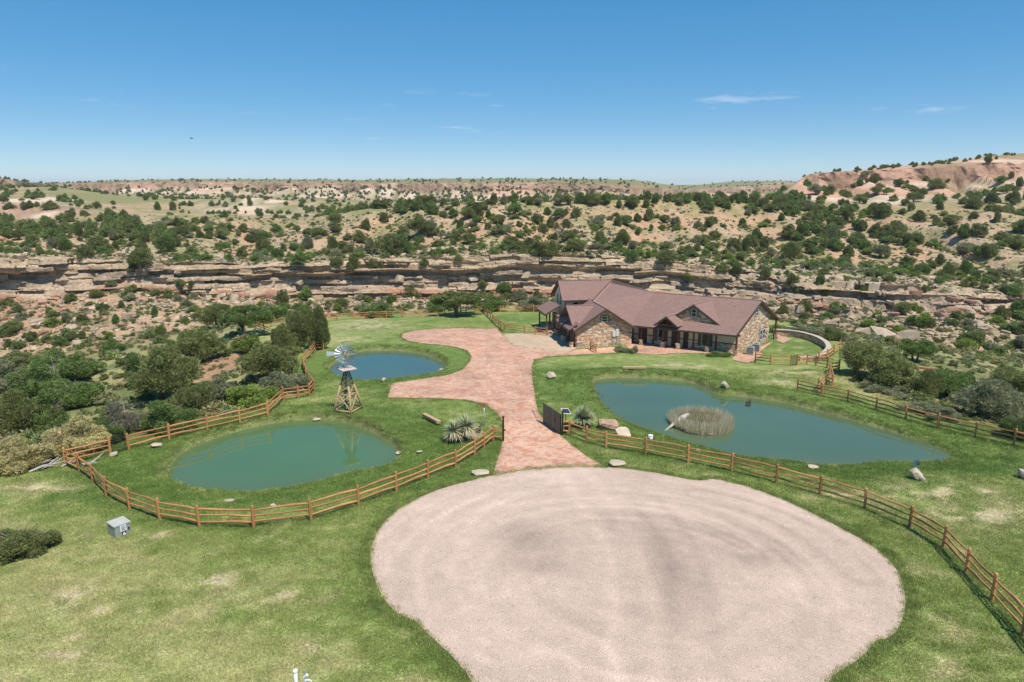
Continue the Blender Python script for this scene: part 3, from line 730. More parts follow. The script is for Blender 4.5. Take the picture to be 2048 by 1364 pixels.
slabs(patio_P, 'patio', M_flag, [(L2(9, -2)[:2], L2(9, 3)[:2]), (L2(4.5, -2)[:2], L2(4.5, 3)[:2])])
slabs(walk_P, 'side_walk', M_walk, [gp((1512, 700), (1530, 708)), gp((1470, 700), (1490, 722))])

# ------------------------------------------------------------------ house
M_roof = ramp_mat('roof_shingles', [(.3, (.215, .130, .106)), (.5, (.243, .150, .124)), (.7, (.268, .170, .142))], 3.0, rough=.9, detail=8, var=.06, fine=.22, fscale=9, bump=.02)
M_stucco = mat('stucco', (.70, .59, .43), rough=.95, var=.05, scale=2, bump=.004, bscale=60)
M_stone = mat('stone_veneer', attr='Col', rough=.95, var=.2, scale=3, fine=.2, fscale=18, bump=.03, bscale=9)
M_mortar = mat('mortar', (.23, .185, .14), rough=1, var=.15, scale=6)
M_wood = mat('dark_stained_wood', (.115, .050, .028), rough=.65, var=.3, scale=2, stretch=(6, 6, 1), bump=.004)
M_fascia = mat('brown_fascia', (.085, .058, .048), rough=.6, var=.1)
M_frame = mat('window_frame', (.62, .60, .56), rough=.5, var=.05)
M_shut = mat('shutter', (.105, .085, .075), rough=.6, var=.12)
M_door = mat('dark_door', (.055, .032, .024), rough=.45, var=.2, scale=2)
M_metalgrey = mat('grey_metal', (.42, .43, .43), rough=.45, metal=.2, var=.08)
m = bpy.data.materials.new('window_glass'); m.use_nodes = True
b = m.node_tree.nodes['Principled BSDF']; b.inputs['Base Color'].default_value = (.012, .016, .018, 1); b.inputs['Roughness'].default_value = .04; b.inputs['Specular IOR Level'].default_value = .6
M_glass = m
STN = [(.66, .48, .32), (.60, .40, .25), (.50, .345, .235), (.72, .56, .40), (.62, .36, .21), (.54, .44, .34), (.40, .27, .185), (.74, .58, .42)]

house = thing('house', L1(3.8, 4), 'stone and stucco ranch house with reddish brown shingle roof', 'house')

def veneer(mb, p0, du, W, zlo, zhi_f, nrm, holes=()):
    """rows of individual stones on a wall; zhi_f(s) is the wall top at distance s"""
    p0, du, nrm = (np.asarray(q, float) for q in (p0, du, nrm))
    z = zlo
    zmax = max(zhi_f(W * i / 40) for i in range(41))
    while z < zmax - .05:
        h = random.uniform(.10, .21); s = -random.random() * .3
        while s < W:
            l = random.uniform(.22, .75)
            a, b_ = max(s, 0), min(s + l, W)
            s += l
            if b_ - a < .08: continue
            mid = (a + b_) / 2
            top = min(z + h, zhi_f(mid), zhi_f(a) + .05, zhi_f(b_) + .05)
            if top - z < .04: continue
            if any(x0 < b_ and x1 > a and z0 < top and z1 > z for x0, x1, z0, z1 in holes): continue
            mb.cur = tuple(np.array(random.choice(STN)) * random.uniform(.8, 1.15))
            pr = random.uniform(.03, .10)
            c = p0 + du * mid + nrm * (pr / 2 - .01); c[2] += (z + top) / 2 - 0
            mb.frame(c, du * ((b_ - a) / 2 - .012), nrm * (pr / 2 + .01), (0, 0, (top - z) / 2 - .011))
        z += h
    return mb

def v3(xy, z=0.0): return np.array([xy[0], xy[1], z])
def wall_prism(mb, p0, p1, th, zf):
    """wall from p0 to p1 with a polygonal top profile zf = [(s01, z)...]; thickness to its back"""
    p0, p1 = np.asarray(p0, float)[:2], np.asarray(p1, float)[:2]
    d = p1 - p0; n = np.array([d[1], -d[0]]) / np.linalg.norm(d)          # outward = right-hand side of p0->p1
    prof = [(0, 0.0)] + list(zf) + [(1, 0.0)]
    A = [v3(p0 + d * s, ZPAD + z) for s, z in prof]; Bk = [q - v3(n * th) for q in A]; k = len(A)
    mb.add(A + Bk, [tuple(range(k)), tuple(range(2 * k - 1, k - 1, -1))] + [(i, k + i, k + (i + 1) % k, (i + 1) % k) for i in range(k)])
    return d, n

def window(parent, c, du, nrm, w, h, mull='h', shutters=0.0, name='window', glass=None):
    c, du, nrm = (np.asarray(q, float) for q in (c, du, nrm)); up = np.array([0, 0, 1.0])
    mb = MB(); t = .07
    for sgn in (-1, 1):
        mb.frame(c + sgn * up * h / 2 + nrm * .05, du * (w / 2 + t / 2), nrm * .05, up * t / 2)
        mb.frame(c + sgn * du * w / 2 + nrm * .05, du * t / 2, nrm * .045, up * (h / 2 - t / 2))
    if mull == 'h': mb.frame(c + nrm * .045, du * (w / 2 - t / 2), nrm * .035, up * .03)
    if mull == 'v': mb.frame(c + nrm * .045, du * .03, nrm * .035, up * (h / 2 - t / 2))
    o = mb.part(name, M_frame, parent)
    g = MB().frame(c + nrm * .025, du * (w / 2 - .02), nrm * .012, up * (h / 2 - .02))
    link('pane', g.mesh('pane'), glass or M_glass, o)
    if shutters:
        for sgn in (-1, 1):
            q = MB().frame(c + sgn * du * (w / 2 + shutters / 2 + .05) + nrm * .06, du * shutters / 2, nrm * .03, up * (h / 2 + .04))
            for k in range(9):
                q.frame(c + sgn * du * (w / 2 + shutters / 2 + .05) + nrm * .1 + up * (h * (k - 4) / 10), du * (shutters / 2 - .05), nrm * .012, up * .035)
            q.part('shutter', M_shut, parent)
    return o

# --- garage block: front gable wall (stone)
gw = 7.6
p0, p1 = L1(0, 0), L1(gw, .55)
gap_prof = [(0, 2.55), (.49, 4.95), (1, 2.45)]
mb = MB(); d, n = wall_prism(mb, p0, p1, .25, gap_prof)
mb.part('front_gable_wall', M_mortar, house)
du = v3(d / np.linalg.norm(d)); nr = v3(n); W = np.linalg.norm(d)
topf = lambda s: np.interp(s / W, [0, .49, 1], [2.55, 4.95, 2.45])
sv = veneer(MB(), np.array([p0[0], p0[1], ZPAD]), du, W, 0.0, topf, nr, [(3.25, 4.2, 3.15, 4.05)])
o = sv.part('stone_veneer', M_stone, house); o['kind'] = 'stuff'
window(house, np.array([p0[0], p0[1], ZPAD + 3.6]) + du * 3.72, du, nr, .78, .72, 'h')
for k, (sx, sw, zc, hh) in enumerate([(5.05, .42, 1.62, .72), (5.50, .36, 1.78, .95)]):       # meter boxes
    q = MB().frame(np.array([p0[0], p0[1], ZPAD + zc]) + du * sx + nr * .16, du * sw / 2, nr * .10, (0, 0, hh / 2))
    q.tube([np.array([p0[0], p0[1], ZPAD + .05]) + du * sx + nr * .12, np.array([p0[0], p0[1], ZPAD + zc - hh / 2]) + du * sx + nr * .12], .035, 8)
    q.part('meter_box', M_frame, house)

# --- left (garage door) side, ground floor
mb = MB(); d2, n2 = wall_prism(mb, L1(0, 12.5), L1(0, 0), .25, [(0, 2.5), (.72, 2.5), (.735, 4.6), (.74, 4.7), (1, 2.45)])
mb.part('side_wall', M_mortar, house)
du2, nr2 = v3(d2 / np.linalg.norm(d2)), v3(n2)
sv = veneer(MB(), v3(L1(0, 12.5)[:2], ZPAD), du2, 12.5, 0, lambda s: float(np.interp(s, [0, 9.0, 9.15, 12.5], [2.5, 2.5, 4.6, 2.45])), nr2, [(.9, 3.7, 0, 2.2), (4.9, 7.7, 0, 2.2), (8.9, 11.7, 0, 2.2)])
o = sv.part('stone_veneer', M_stone, house); o['kind'] = 'stuff'
for c0 in (2.3, 6.3, 10.3):
    base = v3(L1(0, 12.5)[:2], ZPAD) + du2 * c0
    g = MB()
    for k in range(4): g.frame(base + nr2 * .03 + np.array([0, 0, .28 + .54 * k]), du2 * 1.38, nr2 * .03, (0, 0, .262))
    g.part('garage_door', M_door, house)
    for sgn in (-1, 1):
        q = MB().frame(base + du2 * sgn * 1.75 + nr2 * .55 + np.array([0, 0, 1.65]), du2 * .10, nr2 * .10, (0, 0, .85))
        q.part('post', M_wood, house)
        q = MB().frame(base + du2 * sgn * 1.75 + nr2 * .55 + np.array([0, 0, .40]), du2 * .19, nr2 * .19, (0, 0, .40))
        o = q.part('stone_pier', M_mortar, house)
        sv = MB()
        for (a_, b_) in ((du2, nr2), (nr2, du2), (-du2, nr2)):
            veneer(sv, base + du2 * sgn * 1.75 + nr2 * .55 + a_ * .19 - b_ * .19, b_, .38, 0, lambda s: .8, a_)
        w_ = link('stone', sv.mesh('stone'), M_stone, o); w_['kind'] = 'stuff'
# pent roofs over the doors
R = MB()
for (v0, v1, zt) in ((-.3, 2.4, 3.35), (3.2, 6.3, 3.35)):
    R.slab([L1(-1.15, v0, 2.5), L1(.1, v0, zt), L1(.1, v1, zt), L1(-1.15, v1, 2.5)], .12)
R.part('pent_roof', M_roof, house)
# back left porch
R = MB(); R.slab([L1(-1.9, 9.3, 2.75), L1(.2, 9.3, 3.95), L1(.2, 14.4, 3.95), L1(-1.9, 14.4, 2.75)], .14)
R.part('porch_roof', M_roof, house)
for v_ in (9.6, 13.9):
    MB().box(L1(-1.6, v_, 1.4), (.18, .18, 2.8), a1).part('post', M_wood, house)
MB().box(L1(-.9, 12.0, .05), (2.2, 5.0, .12), a1).part('porch_floor', M_walk, house)

# --- upper storey
mb = MB(); d3, n3 = wall_prism(mb, L1(1.0, 15.2), L1(1.0, 9.7), .2, [(0, 4.6), (.5, 6.65), (1, 4.6)])
wall_prism(mb, L1(1.0, 9.7), L1(7.6, 9.7), .2, [(0, 4.55), (1, 4.55)])
mb.part('upper_wall', M_stucco, house)
du3, nr3 = v3(d3 / np.linalg.norm(d3)), v3(n3)
for sft in (1.95, 3.55): window(house, v3(L1(1.0, 15.2)[:2], ZPAD + 4.35) + du3 * sft, du3, nr3, .8, 1.35, 'h')
window(house, v3(L1(2.6, 9.7)[:2], ZPAD + 3.9), v3(E1), -v3(B1), .7, .7, 'h')

# --- living wing: front wall, end gable
WN = 1.17
mb = MB(); d4, n4 = wall_prism(mb, L2(13.6, WN), L2(.35, WN), .25, [(0, 2.65), (1, 2.65)])
mb.part('front_wall', M_stucco, house)
du4, nr4 = v3(d4 / np.linalg.norm(d4)), v3(n4); W4 = np.linalg.norm(d4)
base4 = v3(L2(13.6, WN)[:2], ZPAD)
fs = lambda u: 13.6 - u                                             # wing coordinate -> distance along the wall
holes = [(fs(12.95), fs(11.75), 0, 2.2), (fs(10.45), fs(9.35), .5, 2.3), (fs(8.55), fs(7.45), 0, 2.3), (fs(7.05), fs(6.3), 0, 2.3), (fs(5.0), fs(3.55), .4, 2.4)]
sv = veneer(MB(), base4, du4, W4, 0, lambda s: 1.12, nr4, holes)
o = sv.part('stone_wainscot', M_stone, house); o['kind'] = 'stuff'
MB().frame(base4 + du4 * W4 / 2 + nr4 * .05 + np.array([0, 0, 1.16]), du4 * W4 / 2, nr4 * .05, (0, 0, .04)).part('wainscot_cap', M_fascia, house)
for u_, w_, mt in ((12.35, 1.1, 'service_door'), (8.0, 1.05, 'front_door'), (6.68, .62, 'side_door')):
    q = MB().frame(base4 + du4 * fs(u_) + nr4 * .06 + np.array([0, 0, 1.06]), du4 * w_ / 2, nr4 * .05, (0, 0, 1.06))
    for sx in (-.25, .25):
        for zc, hh in ((.55, .32), (1.5, .42)): q.frame(base4 + du4 * (fs(u_) + sx * w_) + nr4 * .12 + np.array([0, 0, zc]), du4 * w_ * .17, nr4 * .015, (0, 0, hh))
    dd = q.part('door', M_door, house)
    link('handle', MB().frame(base4 + du4 * (fs(u_) + .36 * w_) + nr4 * .16 + np.array([0, 0, 1.0]), du4 * .02, nr4 * .04, (0, 0, .09)).mesh('handle'), M_metalgrey, dd)
window(house, base4 + du4 * fs(9.9) + np.array([0, 0, 1.40]), du4, nr4, .78, 1.65, None, .42)
window(house, base4 + du4 * fs(4.25) + np.array([0, 0, 1.42]), du4, nr4, .85, 1.75, None, .42)
for u_ in (10.9, 5.7, 2.9):
    MB().frame(base4 + du4 * fs(u_) + nr4 * .05 + np.array([0, 0, 1.32]), du4 * .09, nr4 * .06, (0, 0, 1.32)).part('timber_stud', M_wood, house)

pe0, pe1 = L2(.35, WN), L2(.35, 10.4)
wl_ = np.linalg.norm((pe1 - pe0)[:2])
mb = MB(); d5, n5 = wall_prism(mb, pe0, pe1, .25, [(0, 3.0), (.555, 5.78), (1, 3.65)])
mb.part('end_gable_wall', M_mortar, house)
du5, nr5 = v3(d5 / wl_), v3(n5)
sv = veneer(MB(), v3(pe0[:2], ZPAD), du5, wl_, 0, lambda s: float(np.interp(s / wl_, [0, .555, 1], [3.0, 5.75, 3.6])), nr5, [(4.75, 5.6, 3.95, 5.0), (6.6, 8.4, .5, 1.95)])
o = sv.part('stone_veneer', M_stone, house); o['kind'] = 'stuff'
window(house, v3(pe0[:2], ZPAD + 4.45) + du5 * 5.17, du5, nr5, .62, .85, 'h')
for s_ in (7.05, 7.95): window(house, v3(pe0[:2], ZPAD + 1.22) + du5 * s_, du5, nr5, .66, 1.3, 'h')
# hidden back walls close the house
mb = MB(); wall_prism(mb, L2(.35, 10.4), L2(13, 10.4), .2, [(0, 3.6), (1, 3.6)])
mb.part('back_wall', M_stucco, house)
mb = MB(); wall_prism(mb, L1(7.6, 15.2), L1(1.0, 15.2), .2, [(0, 4.6), (1, 4.6)])
mb.part('back_wall', M_stucco, house)

# --- porch posts on stone piers
for u_, big in ((-.05, 0), (3.42, 0), (7.03, 1), (9.02, 1), (11.9, 0)):
    ps = .34 if not big else .46
    base = L2(u_, 0, 0)
    q = MB().box(base + np.array([0, 0, .40]), (ps, ps, .8), math.atan2(E2[1], E2[0])); pier = q.part('stone_pier', M_mortar, house)
    sv = MB(); ee, nn = v3(E2), -v3(np.array([.4745, .8803]))
    for (a_, b_) in ((ee, nn), (nn, ee), (-ee, nn)): veneer(sv, v3(base[:2], ZPAD) + a_ * ps / 2 - b_ * ps / 2, b_, ps, 0, lambda s: .8, a_)
    w_ = link('stone', sv.mesh('stone'), M_stone, pier); w_['kind'] = 'stuff'
    q = MB().box(base + np.array([0, 0, 1.70]), (.2 if not big else .28, .2 if not big else .28, 1.82), math.atan2(E2[1], E2[0]))
    q.box(base + np.array([0, 0, 2.48]), (.5, .16, .16), math.atan2(E2[1], E2[0]))
    q.part('post', M_wood, house)
MB().beam(L2(-.4, 0, 2.56), L2(13.3, 0, 2.56), .16, .2).part('porch_beam', M_wood, house)
MB().box(L2(.05, 12.0, 1.45), (.2, .2, 2.9), 0).part('post', M_wood, house)
b_ = L2(.05, 12.0, .35); q = MB().box(b_, (.36, .36, .7), 0); q.part('stone_pier', M_mortar, house)

# --- roofs
zr2, nr_ = 6.05, 6.3
ridgeR, ridgeK = L2(-.15, nr_, zr2), L2(13.9, nr_, zr2)
eR, eL = L2(-.15, -.55, 2.62), L2(13.35, -.55, 2.62)
bR, bL = L2(-.15, 12.7, 2.62), L2(13.9, 12.7, 2.62)
def px3(px, py, z): return GZ(px, py, ZPAD + z)
Cc, Bb, Aa = px3(1222, 566.2, 6.52), px3(1223.3, 559, 7.03), px3(1116.1, 560.6, 7.0)
Dd = px3(1187.8, 603, 5.13)
R = MB(); R.slab([eR, eL, ridgeK, ridgeR], .14); R.part('main_roof', M_roof, house)
R = MB(); R.slab([ridgeR, ridgeK, bL, bR], .14); R.part('rear_roof', M_roof, house)
R = MB(); R.slab([eL, Dd, ridgeK], .14); R.slab([ridgeK, Dd, Cc], .14); R.part('connecting_roof', M_roof, house)
R = MB(); R.slab([Bb, Cc, ridgeK], .12); R.slab([Bb, ridgeK, bL], .12); R.part('connecting_roof', M_roof, house)
Lf, Le = L1(.55, 9.25, 4.62), L1(4.9, 9.25, 4.62)
R = MB(); R.slab([Lf, Le, Dd + np.array([0, 0, -.02]), Cc, Bb, Aa], .14)
R.v, R.f, R.c = [], [], []
R.slab([Aa, Lf, Le, Bb], .14); R.slab([Bb, Le, Cc], .14); R.slab([Cc, Le, Dd], .14); R.part('upper_roof', M_roof, house)
R = MB(); R.slab([L1(.55, 15.7, 4.62), Aa, Bb, L1(8.6, 15.7, 4.62)], .14); R.part('upper_rear_roof', M_roof, house)
Eap = L1(3.7, -.5, 5.13)
R = MB(); R.slab([L1(-.5, -.5, 2.42), Eap, L1(3.7, 6.5, 5.13), L1(-.5, 6.5, 2.42)], .14); R.slab([Eap, L1(7.95, -.1, 2.36), L1(7.95, 6.5, 2.36), L1(3.7, 6.5, 5.13)], .14)
R.part('garage_roof', M_roof, house)
R = MB(); R.slab([L1(-.55, -.48, 2.46), L1(-.55, 3.35, 4.95), L1(3.6, 3.35, 4.95)], .15); R.slab([L1(-.55, 3.35, 4.95), L1(-.55, 7.2, 2.46), L1(3.7, 7.2, 2.46), L1(3.7, 3.35, 4.95)], .15)
R.part('cross_gable_roof', M_roof, house)
# portico
R = MB(); R.slab([L2(9.75, -1.0, 3.08), L2(8.25, -1.0, 4.27), L2(8.25, 2.9, 4.27), L2(9.75, 2.9, 3.08)], .12); R.slab([L2(8.25, -1.0, 4.27), L2(6.72, -1.0, 3.08), L2(6.72, 2.9, 3.08), L2(8.25, 2.9, 4.27)], .12)
R.part('portico_roof', M_roof, house)
q = MB()
for (a_, b2_) in ((L2(9.75, -1.03, 2.98), L2(8.25, -1.03, 4.17)), (L2(8.25, -1.03, 4.17), L2(6.72, -1.03, 2.98))): q.beam(a_, b2_, .07, .2)
q.part('portico_fascia', M_fascia, house)
q = MB(); q.beam(L2(9.3, -.7, 3.1), L2(7.0, -.7, 3.1), .16, .22); q.beam(L2(8.2, -.7, 3.1), L2(8.2, -.7, 4.05), .14, .14, (0, 1, 0))
q.beam(L2(9.02, 0, 2.55), L2(9.02, 0, 3.2), .2, .2, (0, 1, 0)); q.beam(L2(7.03, 0, 2.55), L2(7.03, 0, 3.2), .2, .2, (0, 1, 0)); q.part('portico_truss', M_wood, house)
# dormer gable
zd, ud, nd = 5.74, 5.9, 1.0
R = MB(); R.slab([L2(ud + 3.4, nd, 3.43), L2(ud, nd, zd), L2(ud, 6.2, zd), L2(ud + 3.4, 6.2, 3.43)], .12); R.slab([L2(ud, nd, zd), L2(ud - 3.4, nd, 3.43), L2(ud - 3.4, 6.2, 3.43), L2(ud, 6.2, zd)], .12)
R.part('dormer_roof', M_roof, house)
mb = MB(); a_, b2_ = L2(ud + 3.1, nd + .28), L2(ud - 3.1, nd + .28)
d6, n6 = wall_prism(mb, a_, b2_, .2, [(0, 3.0), (0, 3.45), (.5, zd - .18), (1, 3.45)])
mb.part('dormer_wall', M_mortar, house)
du6, nr6, W6 = v3(d6 / np.linalg.norm(d6)), v3(n6), np.linalg.norm(d6)
sv = veneer(MB(), v3(a_[:2], ZPAD), du6, W6, 3.0, lambda s: float(np.interp(s / W6, [0, .5, 1], [3.4, zd - .2, 3.4])), nr6, [(W6 / 2 - .38, W6 / 2 + .38, 4.1, 5.2)])
o = sv.part('stone_veneer', M_stone, house); o['kind'] = 'stuff'
window(house, v3(a_[:2], ZPAD + 4.62) + du6 * W6 / 2, du6, nr6, .56, .95, 'h')
# fascias and gutters, ridge caps
q = MB()
for a_, b2_ in ((eR, eL), (L1(-.5, -.53, 2.34), L1(3.7, -.53, 5.05)), (L1(3.7, -.53, 5.05), L1(7.95, -.13, 2.28)), (L2(ud + 3.4, nd - .03, 3.35), L2(ud, nd - .03, zd - .08)), (L2(ud, nd - .03, zd - .08), L2(ud - 3.4, nd - .03, 3.35)),
               (eR + v3(-E2 * .03), ridgeR + v3(-E2 * .03)), (ridgeR + v3(-E2 * .03), bR + v3(-E2 * .03)), (Aa + v3(-E1 * .03), Lf + v3(-E1 * .03)), (Aa + v3(-E1 * .03), L1(.52, 15.7, 4.62)), (Lf - v3(B1 * .03), Le - v3(B1 * .03)),
               (L1(-.58, -.48, 2.46), L1(-.58, 3.35, 4.95)), (L1(-.58, 3.35, 4.95), L1(-.58, 7.2, 2.46)), (L1(-1.17, -.3, 2.45), L1(-1.17, 2.4, 2.45)), (L1(-1.17, 3.2, 2.45), L1(-1.17, 6.3, 2.45)), (L1(-1.92, 9.3, 2.7), L1(-1.92, 14.4, 2.7)), (L1(-1.9, 9.27, 2.72), L1(.2, 9.27, 3.92))):
    q.beam(np.asarray(a_) - np.array([0, 0, .10]), np.asarray(b2_) - np.array([0, 0, .10]), .06, .22)
q.part('fascia', M_fascia, house)
M_cap = mat('ridge_cap', (.35, .205, .175), rough=.9, var=.15, scale=5)
q = MB()
for a_, b2_ in ((ridgeR, ridgeK), (ridgeK, Cc), (Cc, Dd), (Cc, Bb), (Bb, Aa), (Eap, Dd), (L1(-.55, 3.35, 4.95), L1(3.5, 3.35, 4.95)), (L2(8.25, -1, 4.27), L2(8.25, 2.2, 4.27)), (L2(ud, nd, zd), L2(ud, 5.5, zd))):
    q.beam(np.asarray(a_) + np.array([0, 0, .015]), np.asarray(b2_) + np.array([0, 0, .015]), .22, .05)
q.part('ridge_cap', M_cap, house)
for u_, n_ in ((10, 7.6), (16, 7.2)): MB().tube([L2(u_, n_, 5.2), L2(u_, n_, 6.1)], .06, 8).part('vent_pipe', M_metalgrey, house)

# ------------------------------------------------------------------ curved garden wall beyond the house
def offset_path(pts, w):
    P = np.array(pts); T_ = np.gradient(P, axis=0); n = np.stack([-T_[:, 1], T_[:, 0]], 1); n /= np.linalg.norm(n, axis=1)[:, None]
    return P + n * w / 2, P - n * w / 2
wpx = [(1546,673),(1575,674),(1605,679),(1632,687),(1652,699),(1657,711),(1644,724),(1630,730)]
Pw = np.array([GZ(a, b, ZPAD - .2)[:2] for a, b in wpx])
def resample(P, n):
    s = np.concatenate([[0], np.cumsum(np.linalg.norm(np.diff(P, axis=0), axis=1))]); q = np.linspace(0, s[-1], n)
    for _ in range(1):
        R = np.stack([np.interp(q, s, P[:, 0]), np.interp(q, s, P[:, 1])], 1)
    k = np.array([.25, .5, .25])
    for _ in range(4):
        R[1:-1] = .25 * R[:-2] + .5 * R[1:-1] + .25 * R[2:]
    return R
Pw = resample(Pw, 40); Pt = resample(np.array([Pw[-1], GZ(1597,729,ZPAD - .1)[:2]]), 8)
gwall = thing('garden_wall', v3(Pw[20], ZPAD), 'curved low stone garden wall with pale flat cap behind the house lawn', 'wall')
def wall_run(P):
    A, B_ = offset_path(P, .34); mb = MB(); sv = MB()
    zb = [seat(*p) for p in P]
    for i in range(len(P) - 1):
        q = [v3(A[i], ZPAD - 1.6), v3(A[i + 1], ZPAD - 1.6), v3(B_[i + 1], ZPAD - 1.6), v3(B_[i], ZPAD - 1.6)]
        tq = [x + np.array([0, 0, 2.36]) for x in q]
        mb.add(q + tq, [(0, 1, 2, 3), (4, 5, 6, 7), (0, 1, 5, 4), (2, 3, 7, 6), (1, 2, 6, 5), (3, 0, 4, 7)])
        for S in (A, B_):
            dd_ = S[i + 1] - S[i]; l = np.linalg.norm(dd_); dd_ /= l
            nn_ = S[i] - P[i]; nn_ /= np.linalg.norm(nn_)
            veneer(sv, v3(S[i], ZPAD - .9), v3(dd_), l, 0, lambda s: 1.62, v3(nn_))
    mb.part('wall_core', M_mortar, gwall); o = sv.part('stone_facing', M_stone, gwall); o['kind'] = 'stuff'
    A, B_ = offset_path(P, .62)
    for i in range(0, len(P) - 1):
        g_ = (np.array(P[i + 1]) - P[i]) * .012
        q = MB().slab([v3(A[i] + g_, ZPAD + .86 + random.uniform(-.01, .01)), v3(A[i + 1] - g_, ZPAD + .86), v3(B_[i + 1] - g_, ZPAD + .86), v3(B_[i] + g_, ZPAD + .86)], .1)
        q.part('cap_stone', M_capst, gwall)
M_capst = mat('cap_stone', (.48, .40, .31), rough=.9, var=.18, scale=2.5, bump=.01)
wall_run(Pw); wall_run(Pt)

# ------------------------------------------------------------------ condensers
def condenser(p, rz, lab):
    t = thing('air_conditioner', p, lab, 'air conditioner', 'air conditioners beside the house', rz)
    def prt(nm, mb, m_): return link(nm, mb.mesh(nm), m_, t)
    prt('base_slab', MB().box((0, 0, .04), (1.0, 1.0, .08)), M_conc)
    prt('cabinet', MB().box((0, 0, .50), (.78, .78, .80)), mat('condenser_core', (.10, .105, .11), rough=.6))
    q = MB()
    for k in range(15):
        z = .16 + .048 * k
        q.box((0, 0, z), (.82, .82, .018))
    prt('louvre', q, M_metalgrey)
    for sx in (-1, 1):
        for sy in (-1, 1): prt('corner_post', MB().box((sx * .40, sy * .40, .5), (.05, .05, .84)), M_metalgrey)
    q = MB().box((0, 0, .925), (.86, .86, .05)); prt('top_panel', q, M_metalgrey)
    q = MB()
    for r_ in (.12, .2, .28, .34): q.tube([(r_ * math.cos(a), r_ * math.sin(a), .96) for a in np.linspace(0, 2 * math.pi, 21)], .007, 4, False)
    for a in np.linspace(0, math.pi, 5)[:-1]: q.tube([(-.34 * math.cos(a), -.34 * math.sin(a), .965), (.34 * math.cos(a), .34 * math.sin(a), .965)], .007, 4)
    prt('fan_grille', q, mat('grille', (.12, .12, .12), rough=.6))
    return t
ra = math.atan2(E2[1], E2[0])
condenser(GZ(1500, 708.5, ZPAD + .05), ra, 'grey air conditioner on the red walk, nearer the camera')
condenser(GZ(1512, 702.5, ZPAD + .05), ra, 'grey air conditioner on the red walk, partly behind the other one')

# ------------------------------------------------------------------ split-rail fences
def on(px, py):
    p = hit(px, py)
    return p if p is not None else G0(px, py)
M_rail = mat('stained_fence_wood', (.47, .215, .088), rough=.75, var=.32, scale=3, stretch=(1, 5, 5), bump=.006, bscale=14, rnd=.22, spec=.25)
def post_mesh(k):
    r = random.Random(100 + k)
    bm = bmesh.new(); n = 8; rings = []
    prof = [(-.45, .083), (0, .083), (.5, .080), (1.0, .079), (1.19, .078), (1.255, .062), (1.27, .03)]
    for z, w in prof:
        ring = []
        for i in range(n):
            a = 2 * math.pi * (i + .5) / n
            q = w * (1.10 if i % 2 else 1.0) * (1 + r.uniform(-.05, .05))
            ring.append(bm.verts.new((q * math.cos(a), q * math.sin(a), z + (r.uniform(-.01, .01) if z > 1.1 else 0))))
        rings.append(ring)
    for A, B_ in zip(rings, rings[1:]):
        for i in range(n): bm.faces.new((A[i], A[(i + 1) % n], B_[(i + 1) % n], B_[i]))
    bm.faces.new(rings[-1]); bm.faces.new(rings[0][::-1])
    me = bpy.data.meshes.new('post'); bm.to_mesh(me); bm.free(); me.materials.append(M_rail); return me
def rail_mesh(k):
    r = random.Random(200 + k); bm = bmesh.new(); n = 6; rings = []
    ph, ph2 = r.uniform(0, 6), r.uniform(0, 6)
    for s_ in np.linspace(0, 1, 9):
        w = .050 * (1 + .22 * math.sin(ph + 5 * s_)) * (0.72 if s_ in (0.0, 1.0) else 1)
        dy, dz = .012 * math.sin(ph2 + 6 * s_), .022 * math.sin(ph + 4.2 * s_) * math.sin(math.pi * s_)
        rings.append([bm.verts.new((s_, dy + w * .85 * math.cos(2 * math.pi * i / n) * (1 + r.uniform(-.1, .1)), dz + w * 1.15 * math.sin(2 * math.pi * i / n) * (1 + r.uniform(-.1, .1)))) for i in range(n)])
    for A, B_ in zip(rings, rings[1:]):
        for i in range(n): bm.faces.new((A[i], A[(i + 1) % n], B_[(i + 1) % n], B_[i]))
    bm.faces.new(rings[-1]); bm.faces.new(rings[0][::-1])
    bmesh.ops.recalc_face_normals(bm, faces=bm.faces)
    me = bpy.data.meshes.new('rail'); bm.to_mesh(me); bm.free(); me.materials.append(M_rail); return me
POSTS = [post_mesh(k) for k in range(5)]; RAILS = [rail_mesh(k) for k in range(8)]

def fence(pts, label, skip=(), drop_posts=(), hs_=(.36, .71, 1.05), zf=None):
    """pts: pixel positions of post feet, or ground points"""
    W_ = [np.asarray(p, float) if len(p) == 3 else on(*p) for p in pts]
    c = np.mean(W_, 0); t = thing('rail_fence', c, label, 'fence')
    c = Vector(c)
    for i, p in enumerate(W_):
        if i in drop_posts: continue
        o = link('post', random.choice(POSTS), None, t)
        o.location = Vector(p) - c
        o.rotation_euler = (random.uniform(-.02, .02), random.uniform(-.02, .02), random.uniform(0, 6))
        o.scale = (1, 1, random.uniform(.97, 1.04))
    for i in range(len(W_) - 1):
        if i in skip: continue
        a, b_ = W_[i], W_[i + 1]
        for h in hs_:
            pa = Vector(a) + Vector((0, 0, h + random.uniform(-.03, .03))); pb = Vector(b_) + Vector((0, 0, h + random.uniform(-.03, .03)))
            d = pb - pa
            o = link('rail', random.choice(RAILS), None, t)
            q = d.to_track_quat('X', 'Z')
            o.rotation_mode = 'QUATERNION'; o.rotation_quaternion = q
            o.scale = (d.length, random.uniform(.85, 1.15), random.uniform(.85, 1.15))
            o.location = pa - c
    return W_

